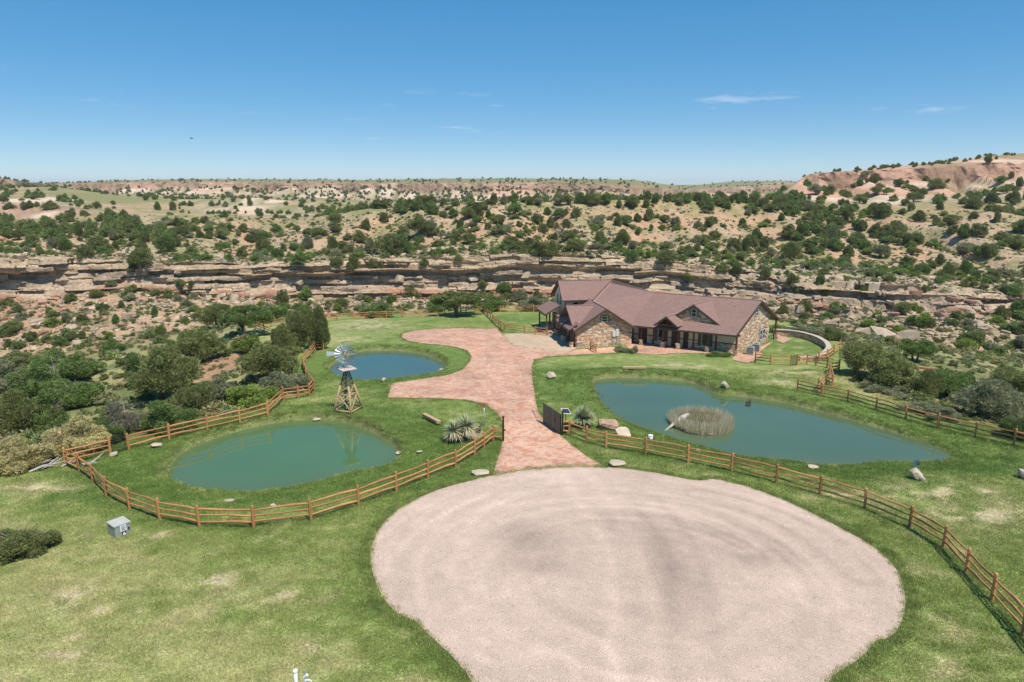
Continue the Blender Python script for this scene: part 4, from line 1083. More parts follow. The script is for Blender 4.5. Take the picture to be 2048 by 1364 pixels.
fA = fence([(986,883),(968,897),(949,911),(911,935),(856,957),(793,983),(717,1012),(622,1041),(507,1056),(399,1055),(320,1040),(260,1018),(213,992),(187,965),(160,945),(132,932)], 'split rail fence curving in front of the pond with the windmill reflection')
fence([(132.3,931.6),(221,909)], 'short split rail fence between the corner post and the black garden gate')
fB = fence([(258,900),(339,880),(415,862),(480,847),(536,832),(567,801),(596,797),(619,793),(628,781),(616,764),(610,748),(606,733),(612,722),(622,713),(630,701),(647,700)], 'winding split rail fence behind the windmill along the wooded slope')
fence([(510,659),(523,657),(543,654),(576,648),(610,644),(642,642),(674,641),(707,638.5),(740,637),(773,636),(806,635),(840,634),(876,633),(890,632)], 'long split rail fence along the back of the far lawn')
fence([(510.5,659.5),(529,666),(548,675),(567,684)], 'short split rail fence running down behind the tall junipers')
fence([(921,629),(932,628.5),(949,626),(966,623),(1000,624),(1033,624),(1067,624),(1095,624)], 'split rail fence under the back trees, left of the house')
fence([(966.4,624.2),(975,632),(980.6,637),(985.7,643),(990.8,648),(997.8,653.5),(1001.6,656.5),(1008,662)], 'split rail fence running diagonally down the lawn to the drive')
fence([(1008.4,662.4),(1048.6,667.5),(1071,670),(1094,671.5)], 'three span split rail fence along the concrete pad')
fC = fence([(1139.5,872),(1173.5,885),(1211.7,896),(1291,908),(1376,925),(1463,943),(1552,966),(1639,990),(1729,1018),(1819,1055),(1886,1096),(1931,1146),(1983,1201),(2045,1272),(2118,1362),(2200,1470)], 'split rail fence curving around the gravel court in front of the large pond')
fD = fence([(1594,782),(1643,793),(1695,804),(1751.5,820.6),(1811,838.6),(1875,857),(1949.6,874),(2027,891),(2112,914),(2200,940)], 'straight split rail fence on the bank beyond the large pond')
fence([(1643.6,792),(1636,783),(1652,768),(1664.7,772),(1658.5,748),(1677.5,742)], 'zigzag split rail fence stepping up beside the junipers', hs_=(.36, .71, 1.05))
fence([(1594,730),(1613,729),(1631,731),(1654,735),(1677,741)], 'split rail fence below the end of the garden wall')
fence([(1510,725.6),(1541,729.7),(1581.6,731.5)], 'two span split rail fence beside the red walk')
fence([(1637,723),(1653.6,719),(1666.5,710),(1679,701)], 'split rail fence climbing behind the curved garden wall')
fence([(1181,700),(1192,706)], 'tiny rail fence panel beside the garage wall', hs_=(.25, .5, .75, 1.0))

# ------------------------------------------------------------------ gates
M_iron = mat('black_iron', (.018, .018, .019), rough=.5, var=.1, spec=.4)
M_gate = mat('weathered_gate_board', (.175, .148, .10), rough=.85, var=.3, scale=2.5, stretch=(5, 5, .7), bump=.004, rnd=.25)
ga, gb = on(1087, 846), on(1121, 870)
gate = thing('drive_gate', (ga + gb) / 2, 'dark board gate standing open beside the flagstone drive', 'gate')
d = (gb - ga); Lg = np.linalg.norm(d); dn = d / Lg; up = np.array([0, 0, 1.0]); sdv = np.cross(dn, up)
q = MB(); t0 = .1
for z in (.12, 1.62): q.beam(ga + up * z, gb + up * z, .06, .07)
for s_ in (0, .5, 1): q.beam(ga + d * s_ + up * .1, ga + d * s_ + up * 1.66, .07, .06, (0, 1, 0))
q.part('frame', M_iron, gate)
nb = 18
for k in range(nb):
    s_ = (k + .5) / nb
    MB().frame(ga + d * s_ + up * .87 + sdv * .05, dn * (Lg / nb / 2 - .008), sdv * .015, up * .73).part('board', M_gate, gate)
MB().frame(ga + d * .74 + up * .98 + sdv * .09, dn * .10, sdv * .03, up * .05).part('latch', M_iron, gate)
for nm, p, lab in (('gate_post', on(1124.5, 871), 'black steel gate post at the foot of the open board gate'), ('gate_post', on(1006.5, 883), 'black steel gate post on the windmill side of the drive')):
    t = thing(nm, p, lab, 'gate post')
    link('shaft', MB().box((0, 0, .85), (.13, .13, 2.1)).mesh('shaft', bevel=.01), M_iron, t)
    link('cap', MB().box((0, 0, 1.92), (.17, .17, .05)).mesh('cap'), M_iron, t)
    link('hinge', MB().box((.09, 0, .9), (.1, .08, .12)).mesh('hinge'), M_iron, t)
# rails from the steel posts to the wooden ones
def short_rails(pa, pb, lab):
    t = thing('rail_fence', (np.asarray(pa) + pb) / 2, lab, 'fence')
    for h in (.38, .78, 1.12):
        a, b_ = Vector(pa) + Vector((0, 0, h)), Vector(pb) + Vector((0, 0, h)); dd = b_ - a
        o = link('rail', random.choice(RAILS), None, t); o.rotation_mode = 'QUATERNION'; o.rotation_quaternion = dd.to_track_quat('X', 'Z'); o.scale = (dd.length, 1, 1); o.location = a - Vector(t.location)
short_rails(on(1006.5, 883), fA[0], 'three short rails joining the steel gate post to the pond fence')
short_rails(on(1124.5, 871), fC[0], 'three short rails between the board gate and the large pond fence')

def iron_gate(pa, pb, h, nbar, label, name='garden_gate', m_=None, arch=.12):
    pa, pb = np.asarray(pa), np.asarray(pb); t = thing(name, (pa + pb) / 2, label, 'gate'); d = pb - pa
    for k in range(nbar + 1):
        s_ = k / nbar; top = h + arch * math.sin(math.pi * s_)
        MB().tube([pa + d * s_ + up * .06, pa + d * s_ + up * top], .022 if k in (0, nbar) else .013, 6).part('bar', m_ or M_iron, t)
    for z in (.12, h - .12): MB().tube([pa + up * z, pb + up * z], .016, 6).part('cross_bar', m_ or M_iron, t)
    MB().tube([pa + d * k / 10 + up * (h + arch * math.sin(math.pi * k / 10)) for k in range(11)], .018, 6).part('top_bar', m_ or M_iron, t)
    return t
iron_gate(on(226, 908.5), on(253, 901.5), 1.15, 11, 'black iron bar garden gate in the left fence')
iron_gate(on(1096, 671.4), on(1113, 670.4), 1.0, 9, 'low iron gate across the path to the back porch')
iron_gate(on(1583, 731.5), on(1593, 730.5), 1.1, 9, 'narrow dark mesh gate near the garden wall end')

# ------------------------------------------------------------------ windmill
M_log = mat('peeled_log', (.46, .30, .175), rough=.8, var=.25, scale=3, stretch=(3, 3, 1), bump=.006)
M_galv = mat('galvanised_steel', (.46, .50, .52), rough=.38, metal=.55, var=.15, scale=6)
M_dkst = mat('dark_tower_steel', (.10, .085, .075), rough=.6, metal=.3, var=.3, scale=8)
M_plat = mat('platform_plank', (.52, .42, .37), rough=.85, var=.15)
base_px = [(667, 825), (703, 830), (726, 817), (691, 812)]
legs = [on(*p) for p in base_px]
wc = np.mean(legs, 0); sc_w = np.linalg.norm(wc - np.array([0, 0, H])) / F
Ht = None
wm = thing('windmill', wc, 'wooden tower windmill with grey steel fan wheel on the lawn between ponds', 'windmill')
mpp = (wc[1] * cp_ - (wc[2] - H) * sp_) / F                          # metres per pixel at the windmill
top_z = wc[2] + (818 - 738) * mpp / math.cos(math.radians(16)) + .15
hub = np.array([wc[0] + .02, wc[1], wc[2] + (820 - 707) * mpp / math.cos(math.radians(15))])
apex = np.array([wc[0] + .02, wc[1], top_z])
tops = [apex + (l - wc) * np.array([.11, .11, 0]) for l in legs]
split = .62
for l, tp in zip(legs, tops):
    k1_ = l + (tp - l) * split
    MB().tube([l - up * .2, l + (tp - l) * .3, k1_], [.095, .085, .075], 8).part('leg', M_log, wm, smooth=True)
    MB().beam(k1_, tp, .06, .06).part('upper_leg', M_dkst, wm)
def lvl(f): return [l + (tp - l) * f for l, tp in zip(legs, tops)]
for f_, r_, m_ in ((.06, .055, M_log), (.42, .05, M_log)):
    Q = lvl(f_)
    for i in range(4): MB().tube([Q[i], Q[(i + 1) % 4]], r_, 7).part('girt', m_, wm, smooth=True)
Q0, Q1, Q2, Q3 = lvl(.06), lvl(.42), lvl(.62), lvl(.97)
for i in range(4):
    j = (i + 1) % 4
    MB().tube([Q0[i], Q1[j]], .045, 7).part('brace', M_log, wm, smooth=True); MB().tube([Q0[j], Q1[i]], .045, 7).part('brace', M_log, wm, smooth=True)
    MB().tube([Q1[i], Q2[j]], .035, 6).part('brace', M_log, wm, smooth=True)
    for f0, f1 in ((.62, .74), (.74, .85), (.85, .96)):
        A, B_ = lvl(f0), lvl(f1)
        MB().beam(A[i], B_[j], .03, .03).part('lattice_brace', M_dkst, wm); MB().beam(A[j], B_[i], .03, .03).part('lattice_brace', M_dkst, wm)
        MB().beam(A[i], A[j], .035, .035).part('lattice_bar', M_dkst, wm)
MB().box(apex, (1.28, 1.28, .09), math.radians(38)).part('platform', M_plat, wm, bevel=.01)
MB().tube([legs[0] + up * .05, (legs[0] + legs[3]) / 2 + np.array([.5, .2, .5])], .02, 6).part('cable', M_galv, wm)
q = MB()
for a_ in range(3):
    an = 2 * math.pi * a_ / 3; o_ = np.array([.13 * math.cos(an), .13 * math.sin(an), 0]); q.tube([apex + o_, hub + o_ * .4 - up * .05], .028, 6)
q.part('mast', M_galv, wm)
MB().tube([apex - up * 1.4, hub], .035, 8).part('pump_rod', M_galv, wm)
fw = np.array([.12, -1, .06]); fw /= np.linalg.norm(fw)                # wheel axis, towards the viewer
rt = np.cross(fw, up); rt = -rt / np.linalg.norm(rt); u2 = np.cross(fw, rt); u2 = u2 if u2[2] > 0 else -u2
wcn = hub + fw * .28
gb_ = MB().frame(hub - fw * .02, rt * .10, fw * .24, u2 * .11); gb_.part('gearbox', mat('rust_red_gearbox', (.33, .14, .085), rough=.6), wm, bevel=.02)
hd = MB().frame(hub + u2 * .17, rt * .09, fw * .18, u2 * .09); hd.part('gearbox_hood', mat('pale_hood', (.55, .63, .58), rough=.5), wm, bevel=.03)
Rw = .84
wheel = MB()
for rad_ in (.42, .70):
    wheel.tube([wcn + rad_ * (rt * math.cos(a) + u2 * math.sin(a)) for a in np.linspace(0, 2 * math.pi, 37)], .011, 5, False)
for k in range(6):
    a = 2 * math.pi * k / 6; wheel.tube([wcn, wcn + .72 * (rt * math.cos(a) + u2 * math.sin(a))], .013, 5)
wheel = wheel.part('wheel_frame', M_galv, wm)
link('hub', MB().tube([wcn - fw * .1, wcn + fw * .08], .07, 10).mesh('hub'), M_galv, wheel)
for k in range(18):
    a = 2 * math.pi * (k + .5) / 18; rd = rt * math.cos(a) + u2 * math.sin(a); tg = -rt * math.sin(a) + u2 * math.cos(a)
    V, Fc = [], []
    for i, r_ in enumerate((.33, .58, .84)):
        w_ = .052 + .062 * (r_ - .33) / .51
        for j, c_ in enumerate((-1, 0, 1)):
            tw = tg * math.cos(.62) + fw * math.sin(.62)
            V.append(wcn + rd * r_ + tw * w_ * c_ + fw * (-.018 if c_ == 0 else 0))
    for i in range(2):
        for j in range(2): Fc.append((i * 3 + j, i * 3 + j + 1, i * 3 + j + 4, i * 3 + j + 3))
    V2 = V + [p - fw * .006 for p in V]
    Fc2 = Fc + [tuple(i + 9 for i in f[::-1]) for f in Fc] + [(0, 9, 10, 1), (1, 10, 11, 2), (6, 7, 16, 15), (7, 8, 17, 16), (0, 3, 12, 9), (3, 6, 15, 12), (2, 11, 14, 5), (5, 14, 17, 8)]
    link('blade', MB().add(V2, Fc2).mesh('blade'), M_galv, wheel)
tl = -rt; tb = hub - fw * .18
MB().tube([tb, tb + tl * 1.0], .018, 6).part('tail_boom', M_galv, wm)
tail = MB()
pts2 = [(.72, .10), (1.52, .22), (1.55, 0), (1.52, -.22), (.72, -.10)]
A = [tb + tl * x + u2 * z for x, z in pts2]; B_ = [p - fw * .012 for p in A]
tail.add(A + B_, [(0, 1, 2, 3, 4), (9, 8, 7, 6, 5)] + [(i, 5 + i, 5 + (i + 1) % 5, (i + 1) % 5) for i in range(5)])
tail.part('tail_vane', mat('pale_tail_vane', (.55, .60, .64), rough=.45, metal=.3, var=.12, scale=5), wm)

# ------------------------------------------------------------------ small things about the yard
M_box = mat('utility_green_grey', (.30, .325, .275), rough=.55, var=.12, scale=4)
def cabinet():
    a, c, e_ = on(232, 1077), on(218, 1070), on(263, 1066)            # near corner, left corner, right corner (feet)
    ex, ey = e_ - a, c - a; zb = min(a[2], c[2], e_[2]) - .05
    hh = .74
    t = thing('transformer_box', (c + e_) / 2, 'grey green utility box with white warning stickers on the lawn', 'utility box')
    P = [np.array([q[0], q[1], zb]) for q in (a, e_, e_ + ey, c)]
    ex, ey = P[1] - P[0], P[3] - P[0]; cc = (P[0] + P[2]) / 2
    MB().frame(cc + up * hh * .48, ex / 2, ey / 2, up * hh * .48).part('cabinet', M_box, t, bevel=.015)
    lid = [P[0] - ex * .04 - ey * .04 + up * (hh - .02), P[1] + ex * .04 - ey * .04 + up * (hh - .02), P[2] + ex * .04 + ey * .04 + up * (hh + .06), P[3] - ex * .04 + ey * .04 + up * (hh + .06)]
    MB().slab(lid, .07).part('lid', mat('box_lid', (.42, .42, .37), rough=.5, var=.1), t)
    n_ = np.cross(ex, up); n_ /= np.linalg.norm(n_); n_ = n_ if n_ @ (np.array([0, 0, 0]) - cc) > 0 else -n_
    exn = ex / np.linalg.norm(ex)
    st = mat('white_sticker', (.80, .82, .84), rough=.5, var=.03); bk = mat('sticker_print', (.03, .03, .035), rough=.6, var=0)
    s1 = MB().frame(P[0] + ex * .52 + up * .50 + n_ * .02, exn * .15, n_ * .003, up * .17).part('sticker', st, t)
    q = MB()
    for k, (z, w_) in enumerate([(.11, .11), (.05, .09), (-.01, .12), (-.06, .08), (-.11, .1)]): q.frame(P[0] + ex * .52 + up * (.50 + z) + n_ * .025 + exn * (.01 * (-1) ** k), exn * w_, n_ * .002, up * .012)
    w_ = link('print', q.mesh('print'), bk, s1); w_['kind'] = 'stuff'
    s2 = MB().frame(P[0] + ex * .54 + up * .20 + n_ * .02, exn * .10, n_ * .003, up * .12).part('sticker', bk, t)
    c_ = P[0] + ex * .54 + up * .18 + n_ * .026
    q = MB(); q.add([c_ - exn * .085 - up * .07, c_ + exn * .085 - up * .07, c_ + exn * .05 + up * .03, c_ + up * .11, c_ - exn * .05 + up * .03], [(0, 1, 2, 3, 4)])
    link('symbol', q.mesh('symbol'), st, s2)
    MB().frame(P[0] + ex * .86 + up * .4 + n_ * .03, exn * .03, n_ * .03, up * .05).part('lock', M_iron, t)
cabinet()

# vent pipe and fittings at the bottom of the picture
pv = on(594, 1385)
t = thing('vent_pipe', pv, 'white pipe with capped top standing in the grass at the bottom edge', 'pipe')
M_pvc = mat('white_pipe', (.66, .68, .70), rough=.4, var=.06)
link('pipe', MB().tube([(0, 0, -.2), (0, 0, .84)], .065, 20).mesh('pipe', True), M_pvc, t)
link('cap', MB().tube([(0, 0, .82), (0, 0, .88), (0, 0, .895)], [.08, .08, .072], 20).mesh('cap'), mat('white_cap', (.82, .82, .80), rough=.4, var=.03), t)
ph = on(612, 1388)
t = thing('hydrant', ph, 'small grey tap standpipe beside the white pipe at the bottom edge', 'standpipe')
link('riser', MB().tube([(0, 0, -.2), (0, 0, .62), (.03, 0, .72)], .035, 10).mesh('riser'), M_pvc, t)
link('tap_body', MB().tube([(-.03, 0, .66), (.10, -.02, .78)], .05, 10).mesh('tap_body'), M_pvc, t)
link('tap_handle', MB().tube([(-.02, 0, .78), (.06, 0, .92)], .028, 8).mesh('tap_handle'), M_galv, t)
link('elbow', MB().tube([(.02, 0, .55), (.16, .01, .55), (.22, .02, .48)], .03, 8).mesh('elbow'), M_pvc, t)

# log benches
def log_bench(pa, pb, w, h, lab):
    pa, pb = on(*pa), on(*pb); c = (pa + pb) / 2
    t = thing('log_bench', c, lab, 'bench')
    MB().beam(pa + up * (h * .75), pb + up * (h * .75), w, h * .62).part('seat', M_log, t, bevel=.03)
    for s_ in (.15, .85):
        q = pa + (pb - pa) * s_; MB().frame(q + up * (h * .2), (pb - pa) / np.linalg.norm(pb - pa) * .12, np.cross((pb - pa) / np.linalg.norm(pb - pa), up) * w * .38, up * h * .25).part('support', M_log, t)
log_bench((848, 836), (878, 852), .36, .42, 'squared log bench on the grass beside the double yucca')
log_bench((1245, 740), (1292, 740), .34, .36, 'long pale log bench above the head of the large pond')

# sign on a pole
ps = on(968.5, 851)
t = thing('sign', ps, 'rusty cut metal name sign on a grey pole beside the drive', 'sign')
M_rust = mat('rusted_plate', (.42, .20, .10), rough=.8, var=.35, scale=8)
link('pole', MB().tube([(0, 0, -.3), (0, 0, 1.45)], .032, 10).mesh('pole', True), M_galv, t)
q = MB().box((0, 0, 1.52), (.62, .015, .06)); q.box((0, 0, 1.83), (.50, .015, .04)); q.box((-.30, 0, 1.66), (.05, .015, .22)); q.box((.29, 0, 1.7), (.05, .015, .30))
fr_ = link('plate', q.mesh('plate'), M_rust, t); fr_['kind'] = 'stuff'
q = MB()
for x in (-.20, -.08, .04, .16):
    q.box((x, -.002, 1.68), (.03, .018, .24)); q.box((x + .035, -.002, 1.68 + random.choice((-.1, 0, .1))), (.07, .018, .035))
lt = link('lettering', q.mesh('lettering'), mat('rust_letters', (.30, .115, .05), rough=.8, var=.3, scale=9), fr_); lt['kind'] = 'stuff'

# old plough / shovel lying by the yucca on a bare bed
bed = tri_sheet(smooth_poly(polyline([(928,875),(945,862),(960,858),(975,868),(968,872),(940,880)]), 2), 0, 'planting_bed', mat('bare_soil', (.48, .34, .22), rough=1, var=.2, scale=3), .5, znf, .03)
bed['kind'] = 'structure'
pp = on(950, 868)
t = thing('old_plough', pp, 'rusty old plough lying on bare soil beside the double yucca', 'plough')
q = MB().tube([(-.7, -.35, .12), (-.2, -.1, .32), (.35, .25, .62)], [.03, .045, .05], 7); link('beam', q.mesh('beam'), M_rust, t)
q = MB().tube([(.35, .25, .62), (.6, .5, .9)], .025, 6); link('handle', q.mesh('handle'), M_dkst, t)
q = MB().tube([(.35, .25, .62), (.75, .35, .85)], .025, 6); link('handle', q.mesh('handle'), M_dkst, t)
q = MB().frame((.25, .2, .3), (.16, .05, .05), (-.03, .1, .02), (0, .03, .25)); link('share', q.mesh('share'), M_dkst, t)

# solar panel on the right gate
pso = on(1131, 866)
t = thing('solar_panel', pso, 'small solar panel on a post behind the open gate', 'solar panel')
link('post', MB().tube([(0, 0, -.2), (0, 0, 1.7)], .03, 8).mesh('post'), M_iron, t)
nrm = Vector((.55, -.35, .75)).normalized(); rx = Vector((.75, .66, -.25)); rx = (rx - nrm * rx.dot(nrm)).normalized(); ry = nrm.cross(rx)
pn = link('frame', MB().frame((0, 0, 1.75), rx * .42, ry * .26, nrm * .02).mesh('frame'), M_frame, t)
link('cell_sheet', MB().frame(Vector((0, 0, 1.75)) + nrm * .012, rx * .37, ry * .21, nrm * .012).mesh('cell_sheet'), mat('solar_cells', (.035, .035, .045), rough=.5, var=.1, spec=.2), pn)
link('control_box', MB().box((.05, -.1, .6), (.32, .2, .6)).mesh('control_box', bevel=.02), M_iron, t)

# bucket, pinwheel
pb = on(1301, 881)
t = thing('bucket', pb, 'white plastic bucket by the pond edge behind the fence', 'bucket')
M_wh = mat('white_plastic', (.78, .82, .86), rough=.45, var=.04)
link('pail', MB().tube([(0, 0, -.03), (0, 0, .42)], [.14, .17], 18).mesh('pail', True), M_wh, t)
link('rim', MB().tube([(0, 0, .40), (0, 0, .43)], .185, 18).mesh('rim'), M_wh, t)
pw_ = on(1829, 950)
t = thing('pinwheel', pw_, 'blue garden pinwheel behind the leaning rock', 'pinwheel')
link('stick', MB().tube([(0, 0, -.1), (0, 0, .85)], .012, 6).mesh('stick'), M_galv, t)
M_blue = mat('blue_pinwheel', (.035, .11, .20), rough=.4, var=.2)
for k in range(6):
    a = k * math.pi / 3; d_ = np.array([math.cos(a), 0, math.sin(a)]); e_ = np.array([math.cos(a + .7), 0, math.sin(a + .7)]); c_ = np.array([0, -.03, .85])
    link('vane', MB().add([c_, c_ + d_ * .26, c_ + e_ * .2 + np.array([0, -.07, 0]), c_ + np.array([0, .01, 0]), c_ + d_ * .26 + np.array([0, .01, 0]), c_ + e_ * .2 + np.array([0, -.06, 0])], [(0, 1, 2), (5, 4, 3), (0, 3, 4, 1), (1, 4, 5, 2), (2, 5, 3, 0)]).mesh('vane'), M_blue, t)

# ducks
M_duck = mat('dark_feathers', (.035, .03, .026), rough=.7, var=.3, scale=10)
for px_, py_, lab, rz_ in ((1496, 806, 'small dark duck swimming on the large pond, farther of two', .4), (1495.5, 811.5, 'small dark duck swimming on the large pond, nearer of two', .1)):
    p = GZ(px_, py_, ZW_RIGHT); t = thing('duck', p, lab, 'duck', 'ducks on the large pond', rz_)
    bm = bmesh.new(); bmesh.ops.create_uvsphere(bm, u_segments=14, v_segments=10, radius=1)
    for v in bm.verts:
        x, y, z = v.co
        nx = x * .26; nz_ = z * .10 + .05; ny = y * .11 * (1 - .25 * max(0, -x))
        if x < -.6: nz_ += .07 * (-x - .6) / .4
        v.co = (nx, ny, nz_)
    me = bpy.data.meshes.new('body'); bm.to_mesh(me); bm.free()
    for p_ in me.polygons: p_.use_smooth = True
    link('body', me, M_duck, t)
    hd_ = MB().tube([(.17, 0, .08), (.21, 0, .18), (.22, 0, .25), (.25, 0, .275), (.29, 0, .26)], [.05, .04, .05, .055, .03], 10); link('head', hd_.mesh('head', True), M_duck, t)
    link('bill', MB().tube([(.29, 0, .258), (.36, 0, .245)], [.022, .016], 6).mesh('bill'), mat('bill', (.25, .20, .06), rough=.5), t)

# bird in the sky
dr = ray(383, 277); pbz = np.array([0, 0, H]) + dr * 130
t = thing('bird', pbz, 'dark bird soaring in the clear sky, left of centre', 'bird')
q = MB()
q.tube([(-.25, 0, 0), (0, 0, .02), (.2, 0, .03), (.3, 0, .02)], [.02, .07, .06, .02], 8)
link('body', q.mesh('body', True), M_duck, t)
for sgn in (-1, 1):
    V = [(.10, 0, .04), (.14, sgn * .35, .16), (.02, sgn * .75, .12), (-.08, sgn * .4, .13), (-.1, 0, .03)]
    V2 = V + [(x, y, z - .012) for x, y, z in V]
    link('wing', MB().add(V2, [(0, 1, 2, 3, 4), (9, 8, 7, 6, 5)] + [(i, 5 + i, 5 + (i + 1) % 5, (i + 1) % 5) for i in range(5)]).mesh('wing'), M_duck, t)

# ------------------------------------------------------------------ plants
def leafmat(name, transl=.38):
    return mat(name, attr='Col', rough=.8, var=.0, rnd=.14, spec=.12, transl=transl)
M_leaf = leafmat('foliage'); M_bark = mat('bark', (.16, .115, .085), rough=.95, var=.3, scale=3, stretch=(4, 4, 1), bump=.02)
M_dead = mat('dead_wood', (.42, .37, .33), rough=.9, var=.25, scale=4, bump=.01)

def ico(sub=1):
    bm = bmesh.new(); bmesh.ops.create_icosphere(bm, subdivisions=sub, radius=1)
    V = np.array([v.co[:] for v in bm.verts]); T_ = np.array([[v.index for v in f.verts] for f in bm.faces]); bm.free(); return V, T_
ICO1 = ico(1); ICO2 = ico(2)

def crown_np(R, lobes, n, size, base, upb=.5, thin=.42, jit=.35, core=.62, hue=.25):
    lobes = [(np.array(c, float), np.array(r, float)) for c, r in lobes]
    w = np.array([(r[0] * r[1] + r[0] * r[2]) for c, r in lobes]); w = w / w.sum()
    k = R.choice(len(lobes), n, p=w)
    C = np.array([c for c, r in lobes])[k]; Rd = np.array([r for c, r in lobes])[k]
    d = R.normal(size=(n, 3)); d[:, 2] = d[:, 2] * .9 + .25; d /= np.linalg.norm(d, axis=1)[:, None]
    p = C + d * Rd * (.74 + .32 * R.random((n, 1)) ** .7)
    a = d * .7 + np.array([0, 0, upb]) + R.normal(size=(n, 3)) * jit; a /= np.linalg.norm(a, axis=1)[:, None]
    q = np.cross(a, R.normal(size=(n, 3))); q /= np.linalg.norm(q, axis=1)[:, None]
    s = size * (.6 + .8 * R.random((n, 1)))
    V = np.stack([p - q * s * thin, p + q * s * thin, p + a * s * 1.7 + q * s * .12 * R.normal(size=(n, 1))], 1).reshape(-1, 3)
    T_ = np.arange(3 * n).reshape(-1, 3)
    lc = (.80 + .40 * R.random(len(lobes)))[k][:, None]
    col = np.array(base)[None] * lc * (.72 + .56 * R.random((n, 1)))
    hsft = hue * (R.random((n, 1)) - .4); col = col * np.concatenate([1 + hsft, 1 + .25 * hsft, 1 - .5 * hsft], 1)
    col = np.repeat(col, 3, 0)
    Vs, Ts, Cs = [V], [T_], [col]; off = len(V)
    for c, r in lobes:
        v = ICO1[0] * (1 + .25 * (R.random((len(ICO1[0]), 1)) - .5)) * r * core + c
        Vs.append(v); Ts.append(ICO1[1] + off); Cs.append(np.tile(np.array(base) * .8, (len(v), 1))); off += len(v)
    return np.concatenate(Vs), np.concatenate(Ts), np.concatenate(Cs)

def lob(R, kind):
    L = []
    if kind == 'tall':
        for i in range(15):
            a = R.uniform(0, 6.28); r = R.uniform(0, .36); h = R.uniform(.18, .78) * (1 - .5 * r)
            L.append(((r * math.cos(a), r * math.sin(a), h), (R.uniform(.10, .17), R.uniform(.10, .17), R.uniform(.15, .24))))
        L.append(((0, 0, .42), (.28, .28, .36)))
    elif kind == 'round':
        for i in range(20):
            a = R.uniform(0, 6.28); r = .42 * math.sqrt(R.random()); h = .30 + R.uniform(0, .5) * (1 - (r / .5) ** 2)
            L.append(((r * math.cos(a), r * math.sin(a), h), (R.uniform(.11, .19),) * 2 + (R.uniform(.11, .19),)))
        L.append(((0, 0, .46), (.32, .32, .30)))
    elif kind == 'bush':
        for i in range(18):
            a = R.uniform(0, 6.28); r = .46 * math.sqrt(R.random()); h = .16 + R.uniform(0, .62) * (1 - (r / .55) ** 2)
            L.append(((r * math.cos(a), r * math.sin(a), h), (R.uniform(.10, .17),) * 2 + (R.uniform(.10, .17),)))
        L.append(((0, 0, .30), (.34, .34, .26)))
    elif kind == 'spread':
        for i in range(26):
            a = R.uniform(0, 6.28); r = .47 * math.sqrt(R.random()); h = .52 + R.uniform(-.12, .34) * (1 - (r / .6) ** 2)
            L.append(((r * math.cos(a), r * math.sin(a), h), (R.uniform(.09, .16), R.uniform(.09, .16), R.uniform(.07, .12))))
    return L

def trunk_mb(R, kind):
    mb = MB()
    nst = {'tall': 1, 'round': 2, 'bush': 4, 'spread': 2}[kind]
    for i in range(nst):
        a = R.uniform(0, 6.28); sp = .10 if nst > 1 else .02
        top = np.array([.16 * math.cos(a), .16 * math.sin(a), .55])
        mb.tube([(sp * .4 * math.cos(a), sp * .4 * math.sin(a), -.08), (sp * math.cos(a), sp * math.sin(a), .2), top * np.array([.7, .7, .75]), top], [.045 if nst < 3 else .022, .035 if nst < 3 else .016, .022, .01], 7)
        for j in range(4):
            b_ = a + R.uniform(-1.4, 1.4); z0 = R.uniform(.18, .4)
            mb.tube([(sp * math.cos(a), sp * math.sin(a), z0), (.2 * math.cos(b_), .2 * math.sin(b_), z0 + .15), (.36 * math.cos(b_), .36 * math.sin(b_), z0 + .26)], [.018, .012, .005], 5)
    return mb

JUN = (.215, .245, .088); OAK = (.180, .258, .076); SAG = (.285, .300, .170); RAB = (.52, .46, .22); LIM = (.225, .30, .065); GRY = (.30, .285, .20)
PROTO = {}
def proto(kind, tint, q, k):
    key = (kind, tint, q, k)
    if key not in PROTO:
        R = np.random.default_rng(hash((kind, q, k)) % 9999 if False else (sum(map(ord, kind)) * 7 + k * 131 + int(q * 10)))
        n, sz = {0: (900, .075), 1: (4200, .037), 2: (8500, .028), 3: (15000, .021)}[q]
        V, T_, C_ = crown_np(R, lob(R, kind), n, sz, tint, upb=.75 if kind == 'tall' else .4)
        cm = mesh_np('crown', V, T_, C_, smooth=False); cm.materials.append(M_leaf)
        tm = trunk_mb(R, kind).mesh('trunk', True); tm.materials.append(M_bark)
        PROTO[key] = (cm, tm)
    return PROTO[key]

def plant(name, p, w, h, kind, tint, label, cat, group=None, q=2, k=None, names=('crown', 'trunk')):
    cm, tm = proto(kind, tint, q, random.randrange(3) if k is None else k)
    t = thing(name, p, label, cat, group, random.uniform(0, 6.28))
    ra = random.uniform(.82, 1.2); sc = Vector((w * ra, w / ra, h))
    for nm, me in ((names[0], cm), (names[1], tm)):
        o = link(nm, me, None, t); o.scale = sc
    return t

